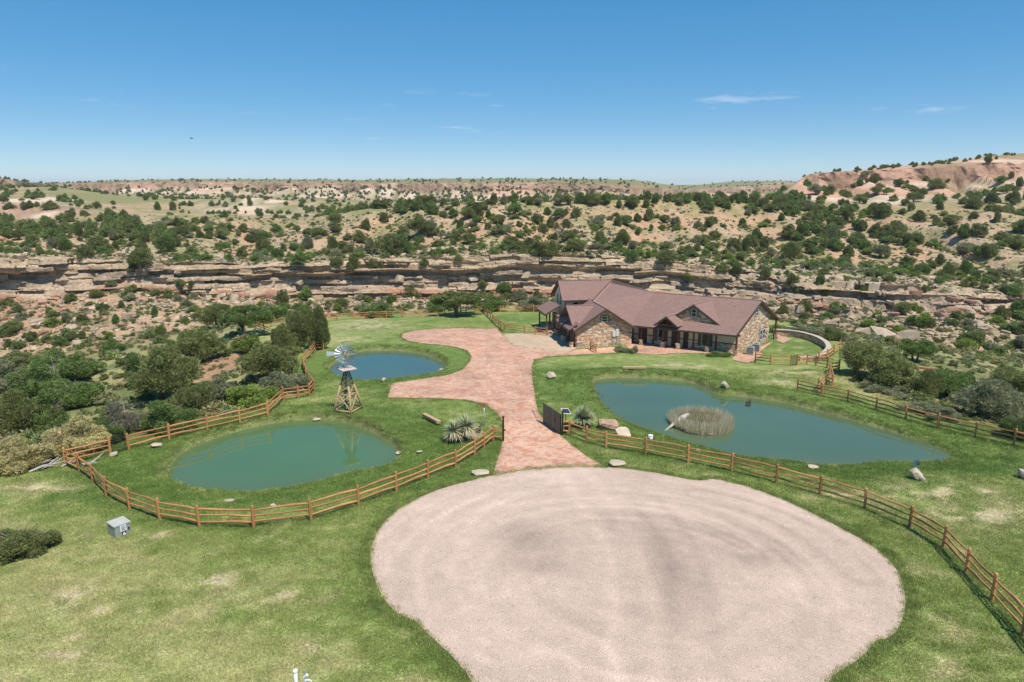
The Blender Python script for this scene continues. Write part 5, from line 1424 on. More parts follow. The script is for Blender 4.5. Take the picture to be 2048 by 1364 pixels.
def depth_of(p): return (p[1] * cp_ - (p[2] - H) * sp_)
def place(px, py, hpx, wpx):
    p = hit(px, py)
    if p is None: return None
    m_ = depth_of(p) / F
    return p, hpx * m_ * 1.04, wpx * m_
near = [
 # px, py(foot), height px, width px, shape, tint, label, name, category
 (395,720,78,98,'round',JUN,'round juniper alone on the bare knoll left of the tall junipers','juniper_tree','tree'),
 (497,672,72,92,'spread',OAK,'spreading dark tree behind the round juniper, left of the far fence','spreading_tree','tree'),
 (440,655,62,64,'round',JUN,'juniper half hidden behind the spreading tree by the far fence','juniper_tree','tree'),
 (640,698,88,62,'tall',JUN,'tallest juniper, right one of the dense clump by the winding fence','juniper_tree','tree'),
 (604,700,92,62,'tall',JUN,'middle juniper of the dense clump by the winding fence','juniper_tree','tree'),
 (567,712,76,52,'tall',JUN,'narrow pointed juniper on the left of the dense clump','juniper_tree','tree'),
 (552,642,36,60,'round',OAK,'small tree behind the far fence left of the tall junipers','small_tree','tree'),
 (542,760,90,104,'round',JUN,'broad juniper in front of the dense clump, above the winding fence','juniper_tree','tree'),
 (495,705,46,54,'bush',LIM,'bright green bush below the spreading tree','leafy_bush','bush'),
 (330,800,118,128,'round',JUN,'big greyish juniper at the middle of the wooded slope','juniper_tree','tree'),
 (280,770,80,70,'bush',OAK,'dark leafy bush at the left edge of the big greyish juniper','leafy_bush','bush'),
 (395,830,78,80,'round',JUN,'juniper directly behind the second fence span right of the garden gate','juniper_tree','tree'),
 (440,806,58,78,'round',SAG,'grey green juniper behind the rising fence','juniper_tree','tree'),
 (330,862,80,110,'bush',OAK,'dark leafy thicket close behind the fence right of the garden gate','leafy_bush','bush'),
 (252,868,78,72,'bush',GRY,'half dead grey bush behind the black garden gate','grey_bush','bush'),
 (220,886,62,70,'bush',OAK,'low green bush just left of the black garden gate','leafy_bush','bush'),
 (505,808,56,96,'bush',LIM,'yellow green bush behind the fence below the broad juniper','leafy_bush','bush'),
 (575,782,52,76,'bush',SAG,'grey green bush inside the bend of the winding fence','leafy_bush','bush'),
 (150,905,84,112,'bush',RAB,'yellow tufted rabbitbrush mound left of the garden gate','rabbitbrush','bush'),
 (50,935,76,116,'bush',RAB,'yellow tufted rabbitbrush at the left edge above the dead branches','rabbitbrush','bush'),
 (35,870,96,92,'tall',JUN,'dark upright juniper behind the left rabbitbrush','juniper_tree','tree'),
 (95,860,92,90,'bush',OAK,'dark thicket bush between the upright juniper and the rabbitbrush','leafy_bush','bush'),
 (150,815,76,96,'bush',OAK,'dark oak thicket near the red path on the wooded slope','leafy_bush','bush'),
 (70,790,74,104,'bush',OAK,'dark oak thicket at the centre of the left slope','leafy_bush','bush'),
 (10,780,70,90,'bush',SAG,'grey green thicket at the left edge of the wooded slope','leafy_bush','bush'),
 (165,755,60,78,'bush',OAK,'bright oak bush at the top of the left thicket','leafy_bush','bush'),
 (100,735,46,70,'bush',OAK,'dark bush at the upper edge of the left thicket','leafy_bush','bush'),
 (30,735,40,64,'bush',JUN,'low juniper scrub at the upper left of the thicket','juniper_bush','bush'),
 (225,705,32,56,'bush',OAK,'bright green bush on the talus above the red path','leafy_bush','bush'),
 (38,1102,66,124,'bush',JUN,'low dark juniper bush lying on the near lawn at the left edge','juniper_bush','bush'),
 (1717,752,86,84,'round',JUN,'large spreading juniper with bare trunk beside the zigzag fence','juniper_tree','tree'),
 (1775,775,92,98,'round',JUN,'big dense juniper right of the spreading one beyond the large pond','juniper_tree','tree'),
 (1762,783,28,70,'bush',SAG,'low blue green bush at the foot of the big dense juniper','leafy_bush','bush'),
 (1830,722,50,58,'spread',OAK,'open tree on the rocks behind the big dense juniper','small_tree','tree'),
 (1850,800,66,60,'tall',JUN,'upright juniper in front of the red bank','juniper_tree','tree'),
 (1900,795,72,88,'round',OAK,'rounded tree below the red bank','small_tree','tree'),
 (1970,838,92,112,'round',SAG,'large grey green juniper close above the straight fence','juniper_tree','tree'),
 (1925,800,56,70,'round',JUN,'juniper between the rounded tree and the large grey green one','juniper_tree','tree'),
 (2018,792,66,84,'round',JUN,'dark juniper at the right edge, beyond the grey green one','juniper_tree','tree'),
 (2040,875,70,70,'bush',OAK,'bush behind the straight fence at the right edge','leafy_bush','bush'),
 (2030,812,36,54,'bush',LIM,'bright low bush between the junipers at the right edge','leafy_bush','bush'),
 (1880,835,30,64,'bush',SAG,'pale sage bush behind the straight fence','sage_bush','bush'),
 (1835,822,24,60,'bush',SAG,'blue green yucca like scrub behind the straight fence','sage_bush','bush'),
 (920,632,58,84,'spread',JUN,'spreading juniper overhanging the gap in the back fence','juniper_tree','tree'),
 (985,622,38,56,'bush',OAK,'bushy tree behind the fence corner on the back lawn','leafy_bush','bush'),
 (876,625,30,40,'bush',OAK,'small tree left of the spreading juniper at the back fence','small_tree','tree'),
 (755,632,32,66,'bush',OAK,'broad green bush behind the back fence, left part','leafy_bush','bush'),
 (1068,620,36,54,'bush',SAG,'sage tree behind the fence close to the house','small_tree','tree'),
 (1610,672,30,66,'bush',SAG,'grey green bush behind the curve of the garden wall','leafy_bush','bush'),
 (1668,680,34,40,'bush',JUN,'small juniper behind the right end of the garden wall','juniper_bush','bush'),
 (1560,665,22,50,'bush',LIM,'yellow green bush behind the house corner','leafy_bush','bush'),
 (1243,704,17,28,'bush',SAG,'pale shrub left of the pair on the bed before the garage gable','porch_shrub','shrub'),
 (1266,706,20,22,'bush',SAG,'upright pale shrub in front of the patio corner','porch_shrub','shrub'),
 (1438,711,13,44,'bush',OAK,'low wide green shrub beside the last porch posts','porch_shrub','shrub'),
]
for (px, py, hp, wp, kd, ti, lab, nm, ct) in near:
    r_ = place(px, py, hp, wp)
    if r_ is None: continue
    p, hh, ww = r_
    plant(nm, p - np.array([0, 0, .12]), ww * 1.06, hh, kd, ti, lab, ct, q=3 if hp > 60 else 2, names=('crown', 'trunk') if ct == 'tree' else ('foliage', 'stem'))

# junipers of the slopes, one by one
SL = [
 (380,340,.205,[(90,650,80),(195,670,90),(320,670,100),(385,590,80),(470,640,70),(525,600,90),(660,690,150),(580,700,90),(735,690,100),(445,730,70),(700,790,110),(790,800,80),(320,790,110),(515,850,110),(650,870,100),(850,860,110),(910,790,80),(1020,780,90),(1160,770,130),(1090,790,60),(1160,630,80),(1260,650,110),(1430,610,90),(1420,540,130),(1720,580,100),(1660,700,120),(1890,510,100),(1390,780,140),(1530,820,150),(1760,820,170),(850,620,110),(1045,600,70),(1960,820,230)]),
 (780,340,.205,[(135,405,90),(340,330,100),(415,430,120),(520,350,80),(630,350,80),(525,470,70),(615,465,60),(750,480,130),(780,330,100),(850,450,140),(830,510,80),(900,385,90),(280,640,210),(390,580,110),(430,640,110),(285,700,80),(130,640,110),(110,820,200),(50,830,170),(650,690,110),(620,730,60),(780,720,120),(820,790,90),(690,560,90),(960,470,90),(1060,540,120),(960,580,70),(1120,630,110),(1040,630,50),(1215,440,130),(1265,550,70),(1440,520,120),(1530,440,90),(1490,620,110),(1570,560,110),(1650,470,110),(1710,450,80),(1815,460,100),(1720,580,110),(1725,690,110),(1610,690,90),(1180,760,130),(1270,810,140),(1365,810,150),(1460,830,170),(1580,840,150),(1810,800,160),(2030,690,120),(2010,550,120),(1015,340,110),(1110,340,90),(1210,340,70),(1370,340,90),(1450,340,80),(1640,340,90),(1730,340,110),(1850,330,120),(1960,330,120),(600,830,90)]),
 (1180,340,.2148,[(65,530,130),(260,520,110),(340,520,110),(435,480,80),(550,470,110),(450,600,80),(570,565,70),(695,490,80),(670,555,60),(790,520,110),(1110,530,90),(1155,500,70),(1000,550,70),(1130,360,70),(1180,320,60),(1475,420,70),(1870,410,100),(1800,370,80),(1780,470,70),(1840,640,160),(1960,600,110),(2005,380,120),(1620,340,80),(1730,330,70),(90,680,120),(300,690,150),(250,740,90),(400,740,90),(390,830,90),(700,830,110),(1000,750,80),(1060,700,80),(1340,770,150),(1480,750,150),(1540,660,120),(1620,740,130),(1860,820,150),(1680,810,90),(1160,640,90),(1420,520,70),(40,320,110),(160,315,110),(270,350,80),(400,350,110),(520,350,80),(600,310,80),(720,290,70),(820,290,70),(920,290,80),(1010,290,80),(1320,300,80),(1420,300,80),(1520,300,80)]),
 (1600,280,.21875,[(740,710,130),(930,680,70),(1090,750,110),(1010,650,80),(430,740,140),(340,810,110),(560,830,110),(170,680,110),(300,650,80),(260,720,70),(840,880,160),(690,860,110),(790,910,90),(1240,780,90),(1370,780,120),(1490,900,150),(1390,850,90),(1620,880,130),(1800,750,90),(1900,660,80),(1810,660,60),(1580,720,80),(1590,620,130),(1950,590,130),(2030,850,150),(1850,940,120),(1960,1000,160),(290,940,150),(30,860,100),(430,1060,110),(710,1080,130),(980,960,100),(1030,1050,90),(1500,1050,140),(1640,1060,130),(1280,640,80),(1050,570,110),(550,580,100),(800,500,80),(700,500,90),(130,500,110),(900,430,90),(1240,440,100),(1350,380,60),(1830,400,80),(1930,350,65),(2000,430,100),(1740,580,120),(590,340,70),(680,390,70)]),
 (0,500,.1953,[(195,640,110),(510,665,90),(720,520,110),(990,490,100),(1135,370,80),(890,100,110),(1250,600,90),(1095,620,80),(1600,480,90),(1190,760,110),(680,740,110),(840,740,90),(1590,690,130),(330,930,120),(480,940,90),(150,850,150),(730,930,100),(850,900,90),(1280,480,70),(1350,440,60),(1450,150,190),(1360,220,100),(1140,220,70),(190,40,60),(410,60,80),(1850,380,100),(1960,390,80),(1990,500,70),(90,1010,100),(620,980,130),(1560,900,130),(1660,900,140),(1900,740,80)]),
 (0,330,.205,[(165,860,70),(390,880,90),(540,820,130),(640,840,140),(840,910,130),(960,830,150),(1130,820,100),(1100,730,110),(320,760,90),(180,730,110),(240,810,80),(510,680,150),(60,610,90),(220,620,110),(780,700,140),(900,610,80),(1330,740,120),(1430,760,110),(1560,780,110),(1640,850,170),(1700,800,140),(1550,630,100),(1450,650,80),(1250,650,160),(1340,610,130),(1730,600,100),(1800,700,130),(1945,710,90),(1390,900,150),(1870,880,100),(2000,560,80),(1690,440,80),(1540,440,90)]),
 (400,480,.1758,[(230,380,130),(90,490,80),(220,470,90),(940,740,180),(1200,690,70),(640,240,110),(880,210,120),(1250,100,110),(1080,100,100),(740,130,150),(1120,270,60),(980,300,90),(1560,300,110),(1750,330,170),(1960,320,130),(500,200,120),(260,120,100),(80,220,50)]),
 (1500,480,.2676,[(290,140,130),(730,130,100),(970,130,110),(1290,260,100),(1480,290,130),(1600,270,130),(1790,130,110),(1180,180,80),(1420,180,90),(110,280,70),(310,350,110),(520,330,70),(565,400,80),(400,530,90),(400,600,70),(630,550,70),(1140,550,110),(1300,390,60),(840,390,50),(350,400,60),(1690,310,90),(1600,350,60),(1800,300,90),(1640,600,60),(1870,590,100),(250,560,80),(1340,660,80),(1600,800,110),(1680,800,140),(1960,440,140),(2000,560,120),(2030,700,120),(2020,820,120)]),
 (720,490,.1953,[(120,220,110),(260,210,50),(660,215,60),(1020,170,60),(1250,440,90),(1270,500,70),(1480,510,140),(1640,600,160),(1810,560,110),(1840,600,120),(300,610,90),(520,540,60)]),
 (1120,480,.1953,[(160,130,140),(280,165,70),(580,100,80),(740,210,120),(1070,250,150),(1300,440,130),(1660,320,110),(1800,350,130),(1930,480,120),(1400,110,80),(1560,110,90),(1780,130,140),(1930,110,140)]),
]
trees = []
for x0, y0, sc, L_ in SL:
    for (x, y, h) in L_:
        px, py, hp = x0 + x * sc, y0 + y * sc, h * sc
        r_ = place(px, py, hp * 1.05, hp * random.uniform(.9, 1.25))
        if r_ is None: continue
        trees.append((r_[0], r_[1], r_[2], px, py, hp))
trees.sort(key=lambda t: -t[5])
kept = []
for t in trees:
    if all(abs(t[3] - k[3]) > 5 or abs(t[4] - k[4]) > 5 for k in kept): kept.append(t)
ORD = ['leftmost', 'second from left', 'third from left', 'fourth from left', 'fifth from left', 'sixth from left', 'seventh from left', 'eighth from left', 'ninth from left', 'tenth from left', 'eleventh from left', 'twelfth from left']
NUM = ['', 'one', 'two', 'three', 'four', 'five', 'six', 'seven', 'eight', 'nine', 'ten', 'eleven', 'twelve']
def sector(px):
    for lim, w_ in ((170, 'at the far left'), (340, 'above the garden gate'), (520, 'above the round juniper'), (660, 'above the tall junipers'), (820, 'above the windmill'), (960, 'above the drive end'), (1100, 'above the diagonal fence'), (1240, 'above the garage roof'), (1390, 'above the porch gable'), (1530, 'above the roof end'), (1680, 'above the garden wall'), (1850, 'above the right junipers'), (9999, 'at the far right')):
        if px < lim: return w_
LABQ = {}
def relabel(o, px, head, tail=''):
    LABQ.setdefault(f'{head} {sector(px)}{tail}', []).append((px, o))
def flush_labels():
    for base, L_ in LABQ.items():
        L_.sort(key=lambda q: q[0])
        for i, (px, o) in enumerate(L_):
            if len(L_) == 1: o['label'] = base
            elif len(L_) <= 12: o['label'] = f'{base}, {ORD[i]} of {NUM[len(L_)]}'
            else: o['label'] = base
    LABQ.clear()
def region(px, py):
    if py > 572 and px < 1100: return 'dark juniper growing among boulders below the long cliff', 'junipers on the talus below the cliff'
    if py > 572: return 'dark juniper growing on the ledges right of the house', 'junipers on the ledges right of the house'
    if px > 1585 and py < 470: return 'dark juniper on the hill under the mesa rim, upper right', 'junipers on the hill under the right mesa'
    if px > 1585: return 'dark juniper on the rocky terraces below the right hill', 'junipers on the right terraces'
    if py > 500: return 'dark juniper standing at the top edge of the long cliff', 'junipers at the cliff edge'
    if py < 415: return 'dark juniper in the row along the crest of the middle ridge', 'junipers along the ridge crest'
    if px < 420: return 'dark juniper on the scrubby bench at left above the cliff', 'junipers on the left bench'
    return 'dark juniper scattered on the red slope above the long cliff', 'junipers on the red slope'
TINTS = [JUN, JUN, JUN, JUN, OAK, OAK, SAG, SAG]
for t in kept[:298]:
    p, hh, ww, px, py, hp = t
    lab, grp = region(px, py)
    ti = random.choice(TINTS)
    kd = random.choice(('tall', 'tall', 'bush', 'round'))
    ti = JUN if ti is SAG and random.random() < .5 else ti
    o = plant('juniper', p - np.array([0, 0, .1]), ww * (1.0 if kd == 'tall' else 1.15), hh * random.uniform(.95, 1.12), kd, ti, lab, 'juniper', grp, q=1)
    row = 'on the talus' if py > 572 and px < 1100 else 'on the ledges' if py > 572 else 'on the hill' if px > 1585 and py < 470 else 'on the terraces' if px > 1585 else 'at the cliff top' if py > 500 else 'on the crest' if py < 415 else 'on the slope'
    relabel(o, px, f"{'large' if hp > 27 else 'small' if hp < 17 else 'middling'} {'upright' if kd == 'tall' else 'bushy' if kd == 'bush' else 'rounded'} juniper {row}")
flush_labels()
rest = kept[298:]

# ------------------------------------------------------------------ scattered plant cover (uncountable): geometry nodes on bare points
def scatter(name, P, S, meshes, label, cat, rot=None, extra=None):
    col_ = bpy.data.collections.new(name + '_source')
    for i, me in enumerate(meshes):
        o = bpy.data.objects.new(f'{name}_{i:02d}', me); col_.objects.link(o)
    n = len(P)
    me = bpy.data.meshes.new(name); me.vertices.add(n); me.vertices.foreach_set('co', np.ascontiguousarray(P, np.float32).ravel())
    for an, tp, val in (('sc', 'FLOAT_VECTOR', S), ('rz', 'FLOAT', rot if rot is not None else rng.random(n) * 6.28), ('ix', 'INT', rng.integers(0, len(meshes), n))):
        a = me.attributes.new(an, tp, 'POINT'); a.data.foreach_set('vector' if tp == 'FLOAT_VECTOR' else 'value', np.ascontiguousarray(val, np.int32 if tp == 'INT' else np.float32).ravel())
    if extra is not None:
        a = me.attributes.new('tint', 'FLOAT_COLOR', 'POINT'); a.data.foreach_set('color', np.concatenate([extra, np.ones((n, 1))], 1).astype(np.float32).ravel())
    ng = bpy.data.node_groups.new(name, 'GeometryNodeTree')
    ng.interface.new_socket('Geometry', in_out='INPUT', socket_type='NodeSocketGeometry'); ng.interface.new_socket('Geometry', in_out='OUTPUT', socket_type='NodeSocketGeometry')
    N, L = ng.nodes, ng.links
    gi, go = N.new('NodeGroupInput'), N.new('NodeGroupOutput')
    ci_ = N.new('GeometryNodeCollectionInfo'); ci_.inputs['Collection'].default_value = col_; ci_.inputs['Separate Children'].default_value = True; ci_.inputs['Reset Children'].default_value = True
    ip = N.new('GeometryNodeInstanceOnPoints'); ip.inputs['Pick Instance'].default_value = True
    def na(nm, tp):
        q = N.new('GeometryNodeInputNamedAttribute'); q.data_type = tp; q.inputs['Name'].default_value = nm; return q.outputs['Attribute']
    cx = N.new('ShaderNodeCombineXYZ'); L.new(na('rz', 'FLOAT'), cx.inputs['Z'])
    L.new(gi.outputs[0], ip.inputs['Points']); L.new(ci_.outputs[0], ip.inputs['Instance']); L.new(na('ix', 'INT'), ip.inputs['Instance Index'])
    L.new(cx.outputs[0], ip.inputs['Rotation']); L.new(na('sc', 'FLOAT_VECTOR'), ip.inputs['Scale']); L.new(ip.outputs[0], go.inputs[0])
    o = link(name, me); md = o.modifiers.new('scatter', 'NODES'); md.node_group = ng
    return tag(o, label, cat, kind='stuff')

def pick(n, tlo, thi, pxlo=-200, pxhi=2250, fld=None, thr=.5):
    out = []
    Tm = np.broadcast_to(T, XF.shape)
    while len(out) < n:
        r = rng.integers(0, XF.shape[0], n * 4); c = rng.integers(0, XF.shape[1], n * 4)
        ok = (Tm[r, c] >= tlo) & (Tm[r, c] <= thi) & (PXF[r, c] > pxlo) & (PXF[r, c] < pxhi)
        if fld is not None: ok &= fld[r, c] > rng.random(len(r)) * thr
        for a, b_ in zip(r[ok], c[ok]): out.append((a, b_))
        if not ok.any(): break
    out = np.array(out[:n]); j = rng.random((len(out), 2)) - .5
    P = np.stack([XF2[out[:, 0], out[:, 1]], YF2[out[:, 0], out[:, 1]], ZF2[out[:, 0], out[:, 1]]], 1)
    P[:, 0] += j[:, 0] * P[:, 1] * 3 / F
    return P
juns = [proto(k, t, 0, i)[0] for k in ('tall', 'bush', 'round') for t in (JUN, OAK) for i in range(2)]
# the dense fringe along the ridge, the valleys and the mesas
nf1 = fbm(XF / 30, YF / 22, 95, 3); nf2 = fbm(XF / 80, YF / 70, 96, 3)
belt = sstep(.42, .58, nf1)
PP = [pick(180, 5.75, 6.5, 560, 1640, belt), pick(150, 5.0, 6.6, -100, 560, belt), pick(120, 5.6, 7.0, 1560, 2250, belt), pick(90, 4.6, 5.9, 1560, 2250, belt),
      pick(420, 6.5, 10.0, -150, 1560, sstep(.45, .6, nf2)), pick(520, 10.0, 11.3, 60, 1560, sstep(.42, .55, nf2)), pick(900, 11.0, 12.4, 60, 1560), pick(420, 12.9, 14.3, 60, 1600, sstep(.35, .6, nf1)), pick(60, 8.0, 9.0, 1580, 2250), pick(90, 8.6, 9.5, 1700, 2250), pick(150, 9.5, 13.5, -150, 110)]
PP.append(np.array([t[0] for t in rest]) if rest else np.zeros((0, 3)))
PP = np.concatenate(PP); n = len(PP)
hgt = rng.uniform(1.8, 4.2, n) * np.where(PP[:, 1] > 600, .95, 1) * np.where((PP[:, 1] > 335) & (PP[:, 1] < 450) & (PP[:, 0] > 120), .6, 1); wid = hgt * rng.uniform(.85, 1.35, n)
scatter('distant_junipers', PP - np.array([0, 0, .15]), np.stack([wid, wid, hgt], 1), juns, 'mass of dark junipers covering the far ridges and mesas', 'junipers')
mix_ = [proto(k, t, 0, i)[0] for k in ('bush', 'round') for t in (JUN, OAK, SAG, LIM) for i in range(2)]
PP = np.concatenate([pick(520, 3.05, 6.1, fld=belt * .8 + .2), pick(230, .75, 2.0), pick(130, 3.05, 5.0, 1350, 2250)])
hgt = rng.uniform(.8, 2.5, len(PP)); wid = hgt * rng.uniform(1.0, 1.8, len(PP))
scatter('slope_shrubs', PP - np.array([0, 0, .1]), np.stack([wid, wid, hgt], 1), mix_, 'mixed small shrubs filling the canyon slopes between the junipers', 'shrubs')
# low scrub and bunch grass on the canyon sides
scr = []
for k, (ti, kd) in enumerate([((.25, .29, .10), 'bush'), ((.17, .215, .075), 'bush'), (SAG, 'bush'), ((.34, .32, .15), 'bush'), ((.24, .26, .12), 'bush')]):
    R = np.random.default_rng(500 + k); V, T_, C_ = crown_np(R, lob(R, kd)[:9], 260, .12, ti, upb=.6, core=.6)
    me = mesh_np('scrub', V, T_, C_, smooth=False); me.materials.append(M_leaf); scr.append(me)
g1 = sstep(.42, .60, fbm(XF / 7, YF / 5, 85, 4)) * .85 + .15
PP = np.concatenate([pick(4200, .7, 2.0, fld=sstep(.45, .62, FN3)), pick(4200, 3.02, 4.4, fld=g1), pick(4200, 4.4, 6.0, fld=sstep(.45, .62, FN1) * .8 + .2)])
n = len(PP); w_ = rng.uniform(.35, 1.25, n); S_ = np.stack([w_, w_, w_ * rng.uniform(.45, .8, n)], 1)
scatter('canyon_scrub', PP - np.array([0, 0, .05]), S_, scr, 'low scrub and bunch grass dotted over the canyon slopes', 'scrub')
# wild growth on the near slopes outside the fences
rr_, cc_ = np.nonzero((dY > 1.2) & (YY < 150)); sel = rng.choice(len(rr_), 5200)
PP = np.stack([XX[rr_[sel], cc_[sel]], YY[rr_[sel], cc_[sel]], ZZ[rr_[sel], cc_[sel]]], 1)
n = len(PP); big = rng.random(n) ** 5; w_ = .35 + .5 * rng.random(n) + 1.3 * big; S_ = np.stack([w_, w_, w_ * rng.uniform(.45, .85, n)], 1)
scatter('wild_undergrowth', PP - np.array([0, 0, .05]), S_, scr, 'low wild shrubs and dry grass on the slopes outside the fences', 'undergrowth')

# ------------------------------------------------------------------ rocks
M_bould = mat('sandstone', (.43, .335, .24), rough=.95, var=.28, scale=1.3, bump=.10, bscale=3.5, rnd=.16, spec=.1, fine=.12, fscale=14)
M_bred = mat('red_sandstone', (.41, .245, .17), rough=.95, var=.28, scale=1.3, bump=.10, bscale=3.5, rnd=.16, spec=.1)
def rock_mesh(seed, flat=.6, npt=16, m_=None, bev=.05):
    R = np.random.default_rng(seed)
    P = R.normal(size=(npt, 3)); P /= np.linalg.norm(P, axis=1)[:, None]; P = np.sign(P) * np.abs(P) ** .6
    P *= np.array([.5, .40, .5 * flat]) * R.uniform(.75, 1.0, (npt, 1))
    bm = bmesh.new(); vs_ = [bm.verts.new(p) for p in P]
    bmesh.ops.convex_hull(bm, input=vs_)
    bmesh.ops.delete(bm, geom=[v for v in bm.verts if not v.link_faces], context='VERTS')
    if bev: bmesh.ops.bevel(bm, geom=bm.edges[:], offset=bev * .5, segments=1, affect='EDGES', clamp_overlap=True)
    bmesh.ops.recalc_face_normals(bm, faces=bm.faces)
    me = bpy.data.meshes.new('boulder'); bm.to_mesh(me); bm.free()
    me.materials.append(m_ or M_bould); return me
RK = [rock_mesh(i, f) for i, f in enumerate((.35, .45, .6, .7, .8, .5, .3, .65))] + [rock_mesh(30 + i, .5, m_=M_bred) for i in range(3)]
def rock(p, w, h, label, group=None, me=None, rot=None, name='boulder', l=None):
    o = link(name, me or random.choice(RK)); o.location = p
    o.rotation_euler = rot or (random.uniform(-.35, .35), random.uniform(-.35, .35), random.uniform(0, 6.28))
    o.scale = (w, l or w * random.uniform(.8, 1.2), h)
    return tag(o, label, 'rock', group)
big_px = [(1255,606,0),(290,706,0)]
def rocks_at(n, tlo, thi, pxlo, pxhi, lab, grp, smin, smax, fl=(.8, 1.5)):
    P = pick(n, tlo, thi, pxlo, pxhi)
    for p in P:
        w = smin * (smax / smin) ** (random.random() ** 1.6)
        me = random.choice(RK); o = rock(p + np.array([0, 0, w * .08]), w, w * random.uniform(*fl), lab, grp, me=me)
        wpx_ = w / depth_of(p) * F; px = CX + F * p[0] / depth_of(p)
        relabel(o, px, f"{'big' if wpx_ > 18 else 'small' if wpx_ < 11 else 'middling'} {'red' if me in RK[-3:] else 'tan'} {lab.split(' sandstone ')[1].split(' ')[0]} {'below the cliff' if 'talus' in lab else 'on the ledges' if 'ledges' in lab else 'edging the cliff'}")
rocks_at(125, .95, 2.02, -20, 1100, 'angular sandstone boulder lying on the talus below the long cliff', 'boulders on the talus', .9, 3.6)
rocks_at(85, .75, 2.02, 1330, 2100, 'angular sandstone boulder on the broken ledges right of the house', 'boulders right of the house', .9, 3.4)
rocks_at(70, 3.0, 3.5, -20, 2100, 'flat sandstone block lying along the top edge of the cliff', 'blocks on the cliff edge', .9, 2.8, (.5, 1.0))
# slabs fallen or jutting at the cliff foot
BIG = [(470,600,26,26),(495,612,34,22),(430,577,18,18),(1600,620,26,26),(1700,575,26,30),(1745,585,30,36),(1830,590,30,30),(1650,560,20,20),(1770,675,70,36),(1815,680,60,34),(1720,668,44,30),(1905,600,32,20),(1940,605,28,18),(75,645,34,18),(110,650,34,12),(165,642,26,18),(155,690,30,20),(230,540,24,18),(290,545,30,16),(340,540,26,18),(355,545,20,20),(800,560,26,24),(905,556,30,12),(945,557,26,14),(995,556,38,16),(1050,552,30,16),(600,566,22,20),(545,568,18,16),(1430,590,60,16),(1250,560,70,12),(1330,575,60,12),(1880,700,30,14),(1850,738,60,16),(1900,742,50,14),(35,575,24,8),(130,560,22,10)]
RKB = [rock_mesh(90 + i, .75, 12, bev=.015) for i in range(4)]
for (px, py, wp, hp) in BIG:
    r_ = place(px, py, hp, wp)
    if r_:
        o = rock(r_[0] + np.array([0, 0, r_[1] * .12]), r_[2] * .95, r_[1] * 1.2, 'large sandstone slab standing out at the foot of the canyon cliffs', 'large slabs at the cliffs', me=random.choice(RKB) if px < 1830 else RK[-1], rot=(random.uniform(-.15, .15), random.uniform(-.15, .15), random.uniform(-.5, .5)))
        relabel(o, px, f"{'long' if wp > 2 * hp else 'blocky'} {'red' if px >= 1830 else 'tan'} slab {'at the cliff' if py < 600 else 'among the lower rocks'}")
flush_labels()
# rubble
def rubble(name, P, w, label, m_, flat=(.3, .8)):
    n = len(P)
    cube = np.array([[x, y, z] for z in (-1, 1) for y in (-1, 1) for x in (-1, 1)], float) * .5
    Fc = np.array([(0, 2, 3, 1), (4, 5, 7, 6), (0, 1, 5, 4), (2, 6, 7, 3), (0, 4, 6, 2), (1, 3, 7, 5)])
    V = cube[None] * (1 + rng.uniform(-.35, .35, (n, 8, 3)))
    V = V * np.stack([w, w * rng.uniform(.6, 1.1, n), w * rng.uniform(*flat, n)], 1)[:, None, :]
    a = rng.random(n) * 6.28; ti = rng.normal(0, .3, n)
    x = V[..., 0] * np.cos(ti)[:, None] + V[..., 2] * np.sin(ti)[:, None]; z = -V[..., 0] * np.sin(ti)[:, None] + V[..., 2] * np.cos(ti)[:, None]
    X_ = x * np.cos(a)[:, None] - V[..., 1] * np.sin(a)[:, None]; Y_ = x * np.sin(a)[:, None] + V[..., 1] * np.cos(a)[:, None]
    V = np.stack([X_, Y_, z], -1) + P[:, None, :]
    base = np.array([.42, .325, .23]); rd_ = np.array([.41, .24, .16])
    col = lerp(base, rd_, (rng.random((n, 1)) < .22) * rng.random((n, 1))) * rng.uniform(.72, 1.2, (n, 1))
    me = mesh_np(name, V.reshape(-1, 3), (Fc[None] + 8 * np.arange(n)[:, None, None]).reshape(-1, 4), np.repeat(col, 8, 0), smooth=False)
    me.materials.append(m_); return tag(link(name, me), label, 'rubble', kind='stuff')
M_rub = mat('rubble_stone', attr='Col', rough=.95, var=.2, scale=2, fine=.15, fscale=12, spec=.1)
PP = np.concatenate([pick(9000, .8, 2.05), pick(2600, 3.0, 3.9), pick(3600, 4.3, 5.8, fld=1 - sstep(.5, .62, FN1)), pick(1300, .8, 4.2, 1400, 2250)])
w_ = .22 * (1.5 / .22) ** (rng.random(len(PP)) ** 2.6)
rubble('canyon_rubble', PP, w_, 'loose angular rubble strewn over the talus and slopes', M_rub)

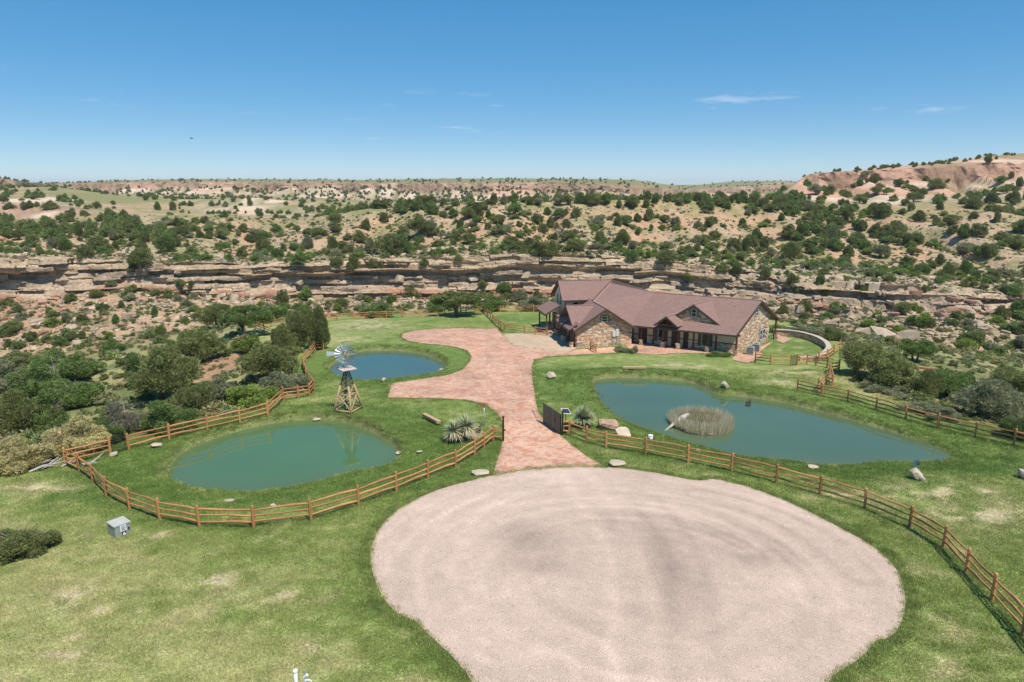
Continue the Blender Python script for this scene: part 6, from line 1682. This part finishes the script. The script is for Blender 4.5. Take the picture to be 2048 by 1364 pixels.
# rocks set about the yard, each its own
RW = [rock_mesh(60 + i, f, 22, mat('yard_rock', (.47, .385, .285), rough=.95, var=.25, scale=2.2, bump=.05, bscale=6, rnd=.1)) for i, f in enumerate((.5, .7, .9, .35))]
yard = [
 (1103,756,22,19,2,'pointed pale boulder on the grass beside the drive',None),
 (1450,775,17,19,1,'tilted thin slab of pale stone on the bank of the large pond',(.2,.7,.4)),
 (960,949,40,12,3,'long pale stone lying by the left corner of the gravel court',(0,.05,.1)),
 (1234,931,42,16,0,'pitted yellowish stone lying by the right corner of the gravel court',(0,.05,.1)),
 (1832,958,30,32,1,'leaning brown stone slab in front of the pinwheel',(.1,.75,-.3)),
 (1844,962,12,16,1,'small stone propped against the leaning slab',(.1,.6,-.4)),
 (2046,957,28,30,2,'pale standing rock cut by the right edge',None),
 (1218,858,46,30,0,'large pinkish layered rock beside the right yucca',(0,.05,.2)),
 (1244,873,34,22,3,'flat pale slab behind the fence near the right yucca',(.5,.1,.3)),
 (768,764,15,15,2,'small squarish rock on the near shore of the round pond',None),
 (634,841,20,8,0,'white stones at the water edge below the windmill',(0,0,.2)),
 (838,906,16,8,0,'small white rock near the right end of the windmill pond',None),
 (799,908,18,8,0,'flat reddish rock breaking the surface of the windmill pond',(0,0,0)),
 (314,894,26,13,0,'white rock on the grass along the left fence',(0,.1,.3)),
 (228,912,18,14,1,'pointed rock at the foot of the black garden gate',None),
 (458,1003,22,6,3,'flat pale stone set in the grass near the pond, inside the front fence',(0,0,0)),
 (880,928,12,6,3,'flat stone just behind the front fence near its right end',(0,0,0)),
 (548,1014,14,10,0,'small broken pale rock behind the front fence',None),
 (1625,936,26,9,0,'low pinkish rock at the near shore of the large pond',(0,0,0)),
 (1396,904,12,9,1,'white stone behind the fence at the pond edge',None),
 (884,742,14,8,0,'pale rock at the right shore of the round pond',(0,0,0)),
]
PINK = rock_mesh(71, .6, 40, mat('pink_rock', (.47, .30, .215), rough=.95, var=.4, scale=1.6, bump=.14, bscale=4, stretch=(1, 1, 4)))
for (px, py, wp, hp, k, lab, rt_) in yard:
    p = on(px, py); m_ = depth_of(p) / F
    o = rock(p + np.array([0, 0, hp * m_ * .30]), wp * m_ * 1.05, hp * m_ * 1.1 / (.5, .7, .9, .35)[k] * .62, lab, me=PINK if 'pinkish layered' in lab else RW[k], rot=rt_, name='rock')

# ------------------------------------------------------------------ yuccas
M_yuc = mat('yucca_leaf', attr='Col', rough=.55, var=0, spec=.25)
def yucca(p, heads, label, nl=330, LL=1.05):
    t = thing('yucca', p, label, 'yucca')
    for (c, r_, hang) in heads:
        c = np.array(c)
        link('trunk', MB().tube([(c[0] * .4, c[1] * .4, -.1), (c[0] * .7, c[1] * .7, c[2] * .5), c], [.16, .14, .12], 8).mesh('trunk', True), M_bark, t)
        V, Fq, Cc_ = [], [], []
        for i in range(nl):
            z_ = random.uniform(-.75 if hang else -.15, 1.0); a = random.uniform(0, 6.28); rr2 = math.sqrt(max(0, 1 - z_ * z_))
            d_ = np.array([rr2 * math.cos(a), rr2 * math.sin(a), z_]); L_ = r_ * LL * random.uniform(.75, 1.1)
            s_ = np.cross(d_, [0, 0, 1]); s_ /= np.linalg.norm(s_) + 1e-6; w__ = .026 * random.uniform(.8, 1.3)
            b0 = c + d_ * .08; m1 = c + d_ * L_ * .55 + np.array([0, 0, -.02]); tp = c + d_ * L_ + np.array([0, 0, -.12 * L_ if z_ < .3 else -.02])
            b = len(V); V += [b0 - s_ * w__, b0 + s_ * w__, m1 - s_ * w__ * .9, m1 + s_ * w__ * .9, tp]
            Fq += [(b, b + 1, b + 3), (b, b + 3, b + 2), (b + 2, b + 3, b + 4)]
            cl = np.array([.29, .34, .18]) if z_ > -.1 and random.random() < .75 else np.array([.55, .47, .29])
            Cc_ += [cl * random.uniform(.75, 1.25)] * 5
        me = mesh_np('leaf_rosette', np.array(V), np.array(Fq), np.array(Cc_), smooth=False); me.materials.append(M_yuc); link('leaf_rosette', me, None, t)
yucca(on(912, 884), [((-.15, -.1, .95), .95, 1), ((.75, .35, 1.15), 1.05, 1), ((.1, .5, .8), .7, 1)], 'double headed spiky yucca on the lawn left of the drive')
yucca(on(1166, 855), [((0, 0, .75), 1.1, 0), ((.4, .4, .6), .8, 0)], 'broad spiky yucca behind the fence right of the drive', 420)

# ------------------------------------------------------------------ reed island with driftwood
ic = GZ(1403, 848, ZW_RIGHT); mi = depth_of(ic) / F; rx_, ry_ = 64 * mi, 22 * mi / math.sin(math.radians(18.5))
isl = thing('reed_island', ic, 'round island of straw coloured reeds in the large pond', 'island')
ang = np.linspace(0, 2 * np.pi, 49)[:-1]; rgs = [1.0, .97, .9, .6, .2]; zs = [-.5, .12, .24, .32, .34]
V = [(rx_ * r_ * math.cos(a) * (1 + .06 * math.sin(3 * a)), ry_ * r_ * math.sin(a) * (1 + .05 * math.sin(2 * a + 1)), z) for r_, z in zip(rgs, zs) for a in ang]
Fc = [(i * 48 + k, i * 48 + (k + 1) % 48, (i + 1) * 48 + (k + 1) % 48, (i + 1) * 48 + k) for i in range(4) for k in range(48)] + [tuple(4 * 48 + k for k in range(48))]
link('soil', MB().add(V, Fc).mesh('soil', True), mat('island_soil', (.23, .16, .12), rough=1, var=.3, scale=3), isl)
def blades(n, fn, lmin, lmax, w, cols, lean=.25):
    V, Fq, Cc_ = np.zeros((n, 3, 3)), None, np.zeros((n, 3, 3))
    P = np.array([fn() for _ in range(n)]); d = np.stack([rng.normal(0, lean, n), rng.normal(0, lean, n), np.ones(n)], 1); d /= np.linalg.norm(d, axis=1)[:, None]
    a = rng.random(n) * 6.28; s_ = np.stack([np.cos(a), np.sin(a), 0 * a], 1) * w * rng.uniform(.7, 1.3, (n, 1)); L_ = rng.uniform(lmin, lmax, (n, 1))
    V[:, 0], V[:, 1], V[:, 2] = P - s_, P + s_, P + d * L_
    c_ = np.array(cols)[rng.integers(0, len(cols), n)] * rng.uniform(.75, 1.2, (n, 1))
    return V.reshape(-1, 3), np.arange(3 * n).reshape(-1, 3), np.repeat(c_, 3, 0)
def isl_pt(inner=False):
    a = random.uniform(0, 6.28); r_ = math.sqrt(random.uniform(.0 if inner else .42, .42 if inner else .98)); return (rx_ * r_ * math.cos(a) * (1 + .06 * math.sin(3 * a)), ry_ * r_ * math.sin(a) * (1 + .05 * math.sin(2 * a + 1)), .05 + .25 * (1 - r_))
M_reed = mat('reed', attr='Col', rough=.8, var=0, spec=.15, transl=.45)
for cnt, fn, lo, hi, cols_ in ((5200, isl_pt, .45, .95, [(.66, .60, .40), (.60, .52, .36), (.74, .70, .50), (.52, .46, .30)]), (1500, lambda: isl_pt(True), .25, .6, [(.24, .30, .11), (.42, .42, .22), (.56, .50, .34)])):
    V, Fq, Cc_ = blades(cnt, fn, lo, hi, .022, cols_); me = mesh_np('reeds', V, Fq, Cc_, smooth=False); me.materials.append(M_reed)
    o = link('reeds', me, None, isl); o['kind'] = 'stuff'
def wood(name, pts, rad, label, cat, n=9, m_=None):
    c = np.array(pts[0]); mb = MB().tube([np.array(q) - c for q in pts], rad, n); me = mb.mesh(name, True); me.materials.append(m_ or M_dead)
    o = link(name, me); o.location = c; return tag(o, label, cat)
a_, b_ = GZ(1330, 861, ZW_RIGHT - .02), GZ(1376, 829, ZW_RIGHT + .55)
dv = b_ - a_
wood('driftwood', [a_ - dv * .12 + np.array([0, 0, -.02]), a_ + dv * .15, a_ + dv * .45 + np.array([0, 0, .06]), a_ + dv * .75 + np.array([0, 0, .05]), b_], [.03, .08, .17, .25, .15], 'grey driftwood trunk leaning from the water onto the reed island', 'driftwood', 10)
# dead branches by the left corner of the fence
pd_ = on(60, 942); t = thing('dead_branches', pd_, 'tangle of bleached dead branches left of the fence corner', 'branches')
for i in range(26):
    x = random.uniform(-3.4, 3.2); y = x * .45 + random.uniform(-.4, .4); a = random.uniform(-.5, 1.1); L_ = random.uniform(.5, 1.8)
    zz_ = float(znf(pd_[0] + x, pd_[1] + y)) - pd_[2]
    link('branch', MB().tube([(x, y, zz_ + .05), (x + L_ * .5 * math.cos(a), y + L_ * .5 * math.sin(a), zz_ + .18 + random.uniform(0, .2)), (x + L_ * math.cos(a), y + L_ * math.sin(a), zz_ + random.uniform(.1, .6))], [.06, .045, .015], 6).mesh('branch'), M_dead, t)
# bare snags in the left thicket
for (px, py, hp, lab) in ((112, 770, 60, 'bleached leaning snag rising from the left thicket'), (128, 758, 40, 'small bleached snag beside the leaning one in the left thicket'), (250, 840, 50, 'grey bare snag behind the garden gate bushes')):
    r_ = place(px, py, hp, 10)
    if r_:
        p, hh, _ = r_; t = thing('snag', p, lab, 'dead tree')
        link('trunk', MB().tube([(0, 0, -.2), (.05, 0, hh * .5), (-.12, .05, hh)], [.07, .05, .015], 6).mesh('trunk'), M_dead, t)
        for i in range(4):
            a = random.uniform(0, 6.28); z = hh * random.uniform(.4, .85); link('branch', MB().tube([(0, 0, z), (.35 * math.cos(a), .35 * math.sin(a), z + .3)], [.03, .01], 5).mesh('branch'), M_dead, t)

# ------------------------------------------------------------------ grass blades on the lawns
def tuft_mesh(seed, n, rad, lo, hi, w):
    R = np.random.default_rng(seed)
    a = R.random(n) * 6.28; r_ = rad * np.sqrt(R.random(n)); P = np.stack([r_ * np.cos(a), r_ * np.sin(a), -.01 + 0 * a], 1)
    d = np.stack([R.normal(0, .45, n), R.normal(0, .45, n), np.ones(n)], 1); d /= np.linalg.norm(d, axis=1)[:, None]
    b_ = R.random(n) * 6.28; s_ = np.stack([np.cos(b_), np.sin(b_), 0 * b_], 1) * w; L_ = R.uniform(lo, hi, (n, 1))
    V = np.stack([P - s_, P + s_, P + d * L_], 1).reshape(-1, 3)
    c = np.repeat(R.uniform(.7, 1.35, (n, 1)) * np.array([[1, 1, 1]]), 3, 0)
    me = mesh_np('grass_tuft', V, np.arange(3 * n).reshape(-1, 3), c, smooth=False); me.materials.append(M_grass); return me
M_grass = mat('grass_blade', attr='Col', rough=.8, var=0, spec=.15, transl=.3)
N, L = M_grass.node_tree.nodes, M_grass.node_tree.links
at0 = [q for q in N if q.type == 'ATTRIBUTE'][0]
at1 = N.new('ShaderNodeAttribute'); at1.attribute_type = 'INSTANCER'; at1.attribute_name = 'tint'
mx = N.new('ShaderNodeVectorMath'); mx.operation = 'MULTIPLY'
links = [l.to_socket for l in at0.outputs['Color'].links]
L.new(at0.outputs['Color'], mx.inputs[0]); L.new(at1.outputs['Color'], mx.inputs[1])
for so in links: L.new(mx.outputs[0], so)

tufts = [tuft_mesh(i, 46, .30, .035, .11, .010) for i in range(5)]
tall_t = [tuft_mesh(20 + i, 60, .26, .07, .19, .011) for i in range(4)]
def lawn_points(n, ylo, yhi):
    y = np.sqrt(rng.uniform(ylo ** 2, yhi ** 2, n)); x = rng.uniform(-.80, .80, n) * (y + 3)
    return x, y
def sample(arr_, x, y):
    r = np.clip(np.round(np.log(y / 9.0) / np.log(165.0 / 9.0) * (len(yN) - 1)).astype(int), 0, len(yN) - 1)
    c = np.clip(np.round((x / (y + 6) - uN[0]) / (uN[-1] - uN[0]) * (len(uN) - 1)).astype(int), 0, len(uN) - 1)
    return arr_[r, c]
xs, ys = [], []
for n, a, b_ in ((26000, 17, 34), (20000, 34, 52), (9000, 52, 72)):
    x, y = lawn_points(n, a, b_); xs.append(x); ys.append(y)
x, y = np.concatenate(xs), np.concatenate(ys)
ok = (sample(dH, x, y) > .05) & (sample(dPd, x, y) > .35) & (sample(dY, x, y) < 6) & (sample(bare, x, y) < .5)
x, y = x[ok], y[ok]
z = znf(x, y); tint = sample(cN, x, y) * 1.3 * rng.uniform(.8, 1.3, (len(x), 1)); s_ = rng.uniform(.7, 1.4, len(x)) * (1 + .25 * (y > 34) + .3 * (y > 52))
scatter('lawn_grass', np.stack([x, y, z], 1), np.stack([s_, s_, s_ * rng.uniform(.7, 1.2, len(x))], 1), tufts, 'short grass of the lawns around ponds and gravel court', 'grass', extra=tint)
# longer fringe along hard edges, pond rims and fence lines, and scattered weeds
pts = []
def along(P, n, d0, d1, closed=True):
    Q = np.concatenate([P, P[:1]]) if closed else P
    seg = np.linalg.norm(np.diff(Q, axis=0), axis=1); cs = np.concatenate([[0], np.cumsum(seg)]); t = rng.random(n) * cs[-1]
    i = np.clip(np.searchsorted(cs, t) - 1, 0, len(seg) - 1); f = (t - cs[i]) / seg[i]
    p = Q[i] + (Q[i + 1] - Q[i]) * f[:, None]; nn = (Q[i + 1] - Q[i]) / seg[i][:, None]; nn = np.stack([nn[:, 1], -nn[:, 0]], 1)
    side = np.sign(sdf(P, *(p + nn * .05).T)) if closed else np.where(rng.random(n) < .5, 1, -1)
    return p + nn * (side * rng.uniform(d0, d1, n))[:, None]
pts += [along(gravel_P, 2600, .0, .45), along(drive_P, 1500, .02, .25), along(pond_left, 1100, .15, .6), along(pond_back, 700, .15, .6), along(pond_right, 1500, .15, .6)]
for W_ in (fA, fB, fC, fD): pts.append(along(np.array(W_)[:, :2], 500, 0, .22, False))
wx, wy = lawn_points(900, 18, 60); pts.append(np.stack([wx, wy], 1))
p = np.concatenate(pts); x, y = p[:, 0], p[:, 1]
ok = (sample(dPd, x, y) > .05) & (y > 12) & ((sample(dH, x, y) > -.15))
x, y = x[ok], y[ok]; z = znf(x, y)
tint = np.array([.205, .265, .075]) * rng.uniform(.75, 1.5, (len(x), 1)) * np.where(rng.random((len(x), 1)) < .25, np.array([[2.2, 1.75, 2.2]]), 1)
s_ = rng.uniform(.5, 1.15, len(x))
scatter('long_grass', np.stack([x, y, z], 1), np.stack([s_, s_, s_ * rng.uniform(.6, 1.2, len(x))], 1), tall_t, 'longer grass fringe along gravel, drive, pond rims and fences', 'grass', extra=tint)

# ------------------------------------------------------------------ air
hz = MB(); hz.frame((0, 4700, 30), (9000, 0, 0), (0, 4900, 0), (0, 0, 60))
me = hz.mesh('haze'); mh = bpy.data.materials.new('haze'); mh.use_nodes = True
nt = mh.node_tree; nt.nodes.clear(); out = nt.nodes.new('ShaderNodeOutputMaterial'); pv_ = nt.nodes.new('ShaderNodeVolumePrincipled')
pv_.inputs['Color'].default_value = (.80, .88, 1.0, 1); pv_.inputs['Density'].default_value = .00009; pv_.inputs['Anisotropy'].default_value = 0.0
nt.links.new(pv_.outputs[0], out.inputs['Volume'])
HAZE_ON = True
haze = link('haze', me, mh); tag(haze, 'thin blue haze of the distance over the canyon', 'haze', kind='stuff')
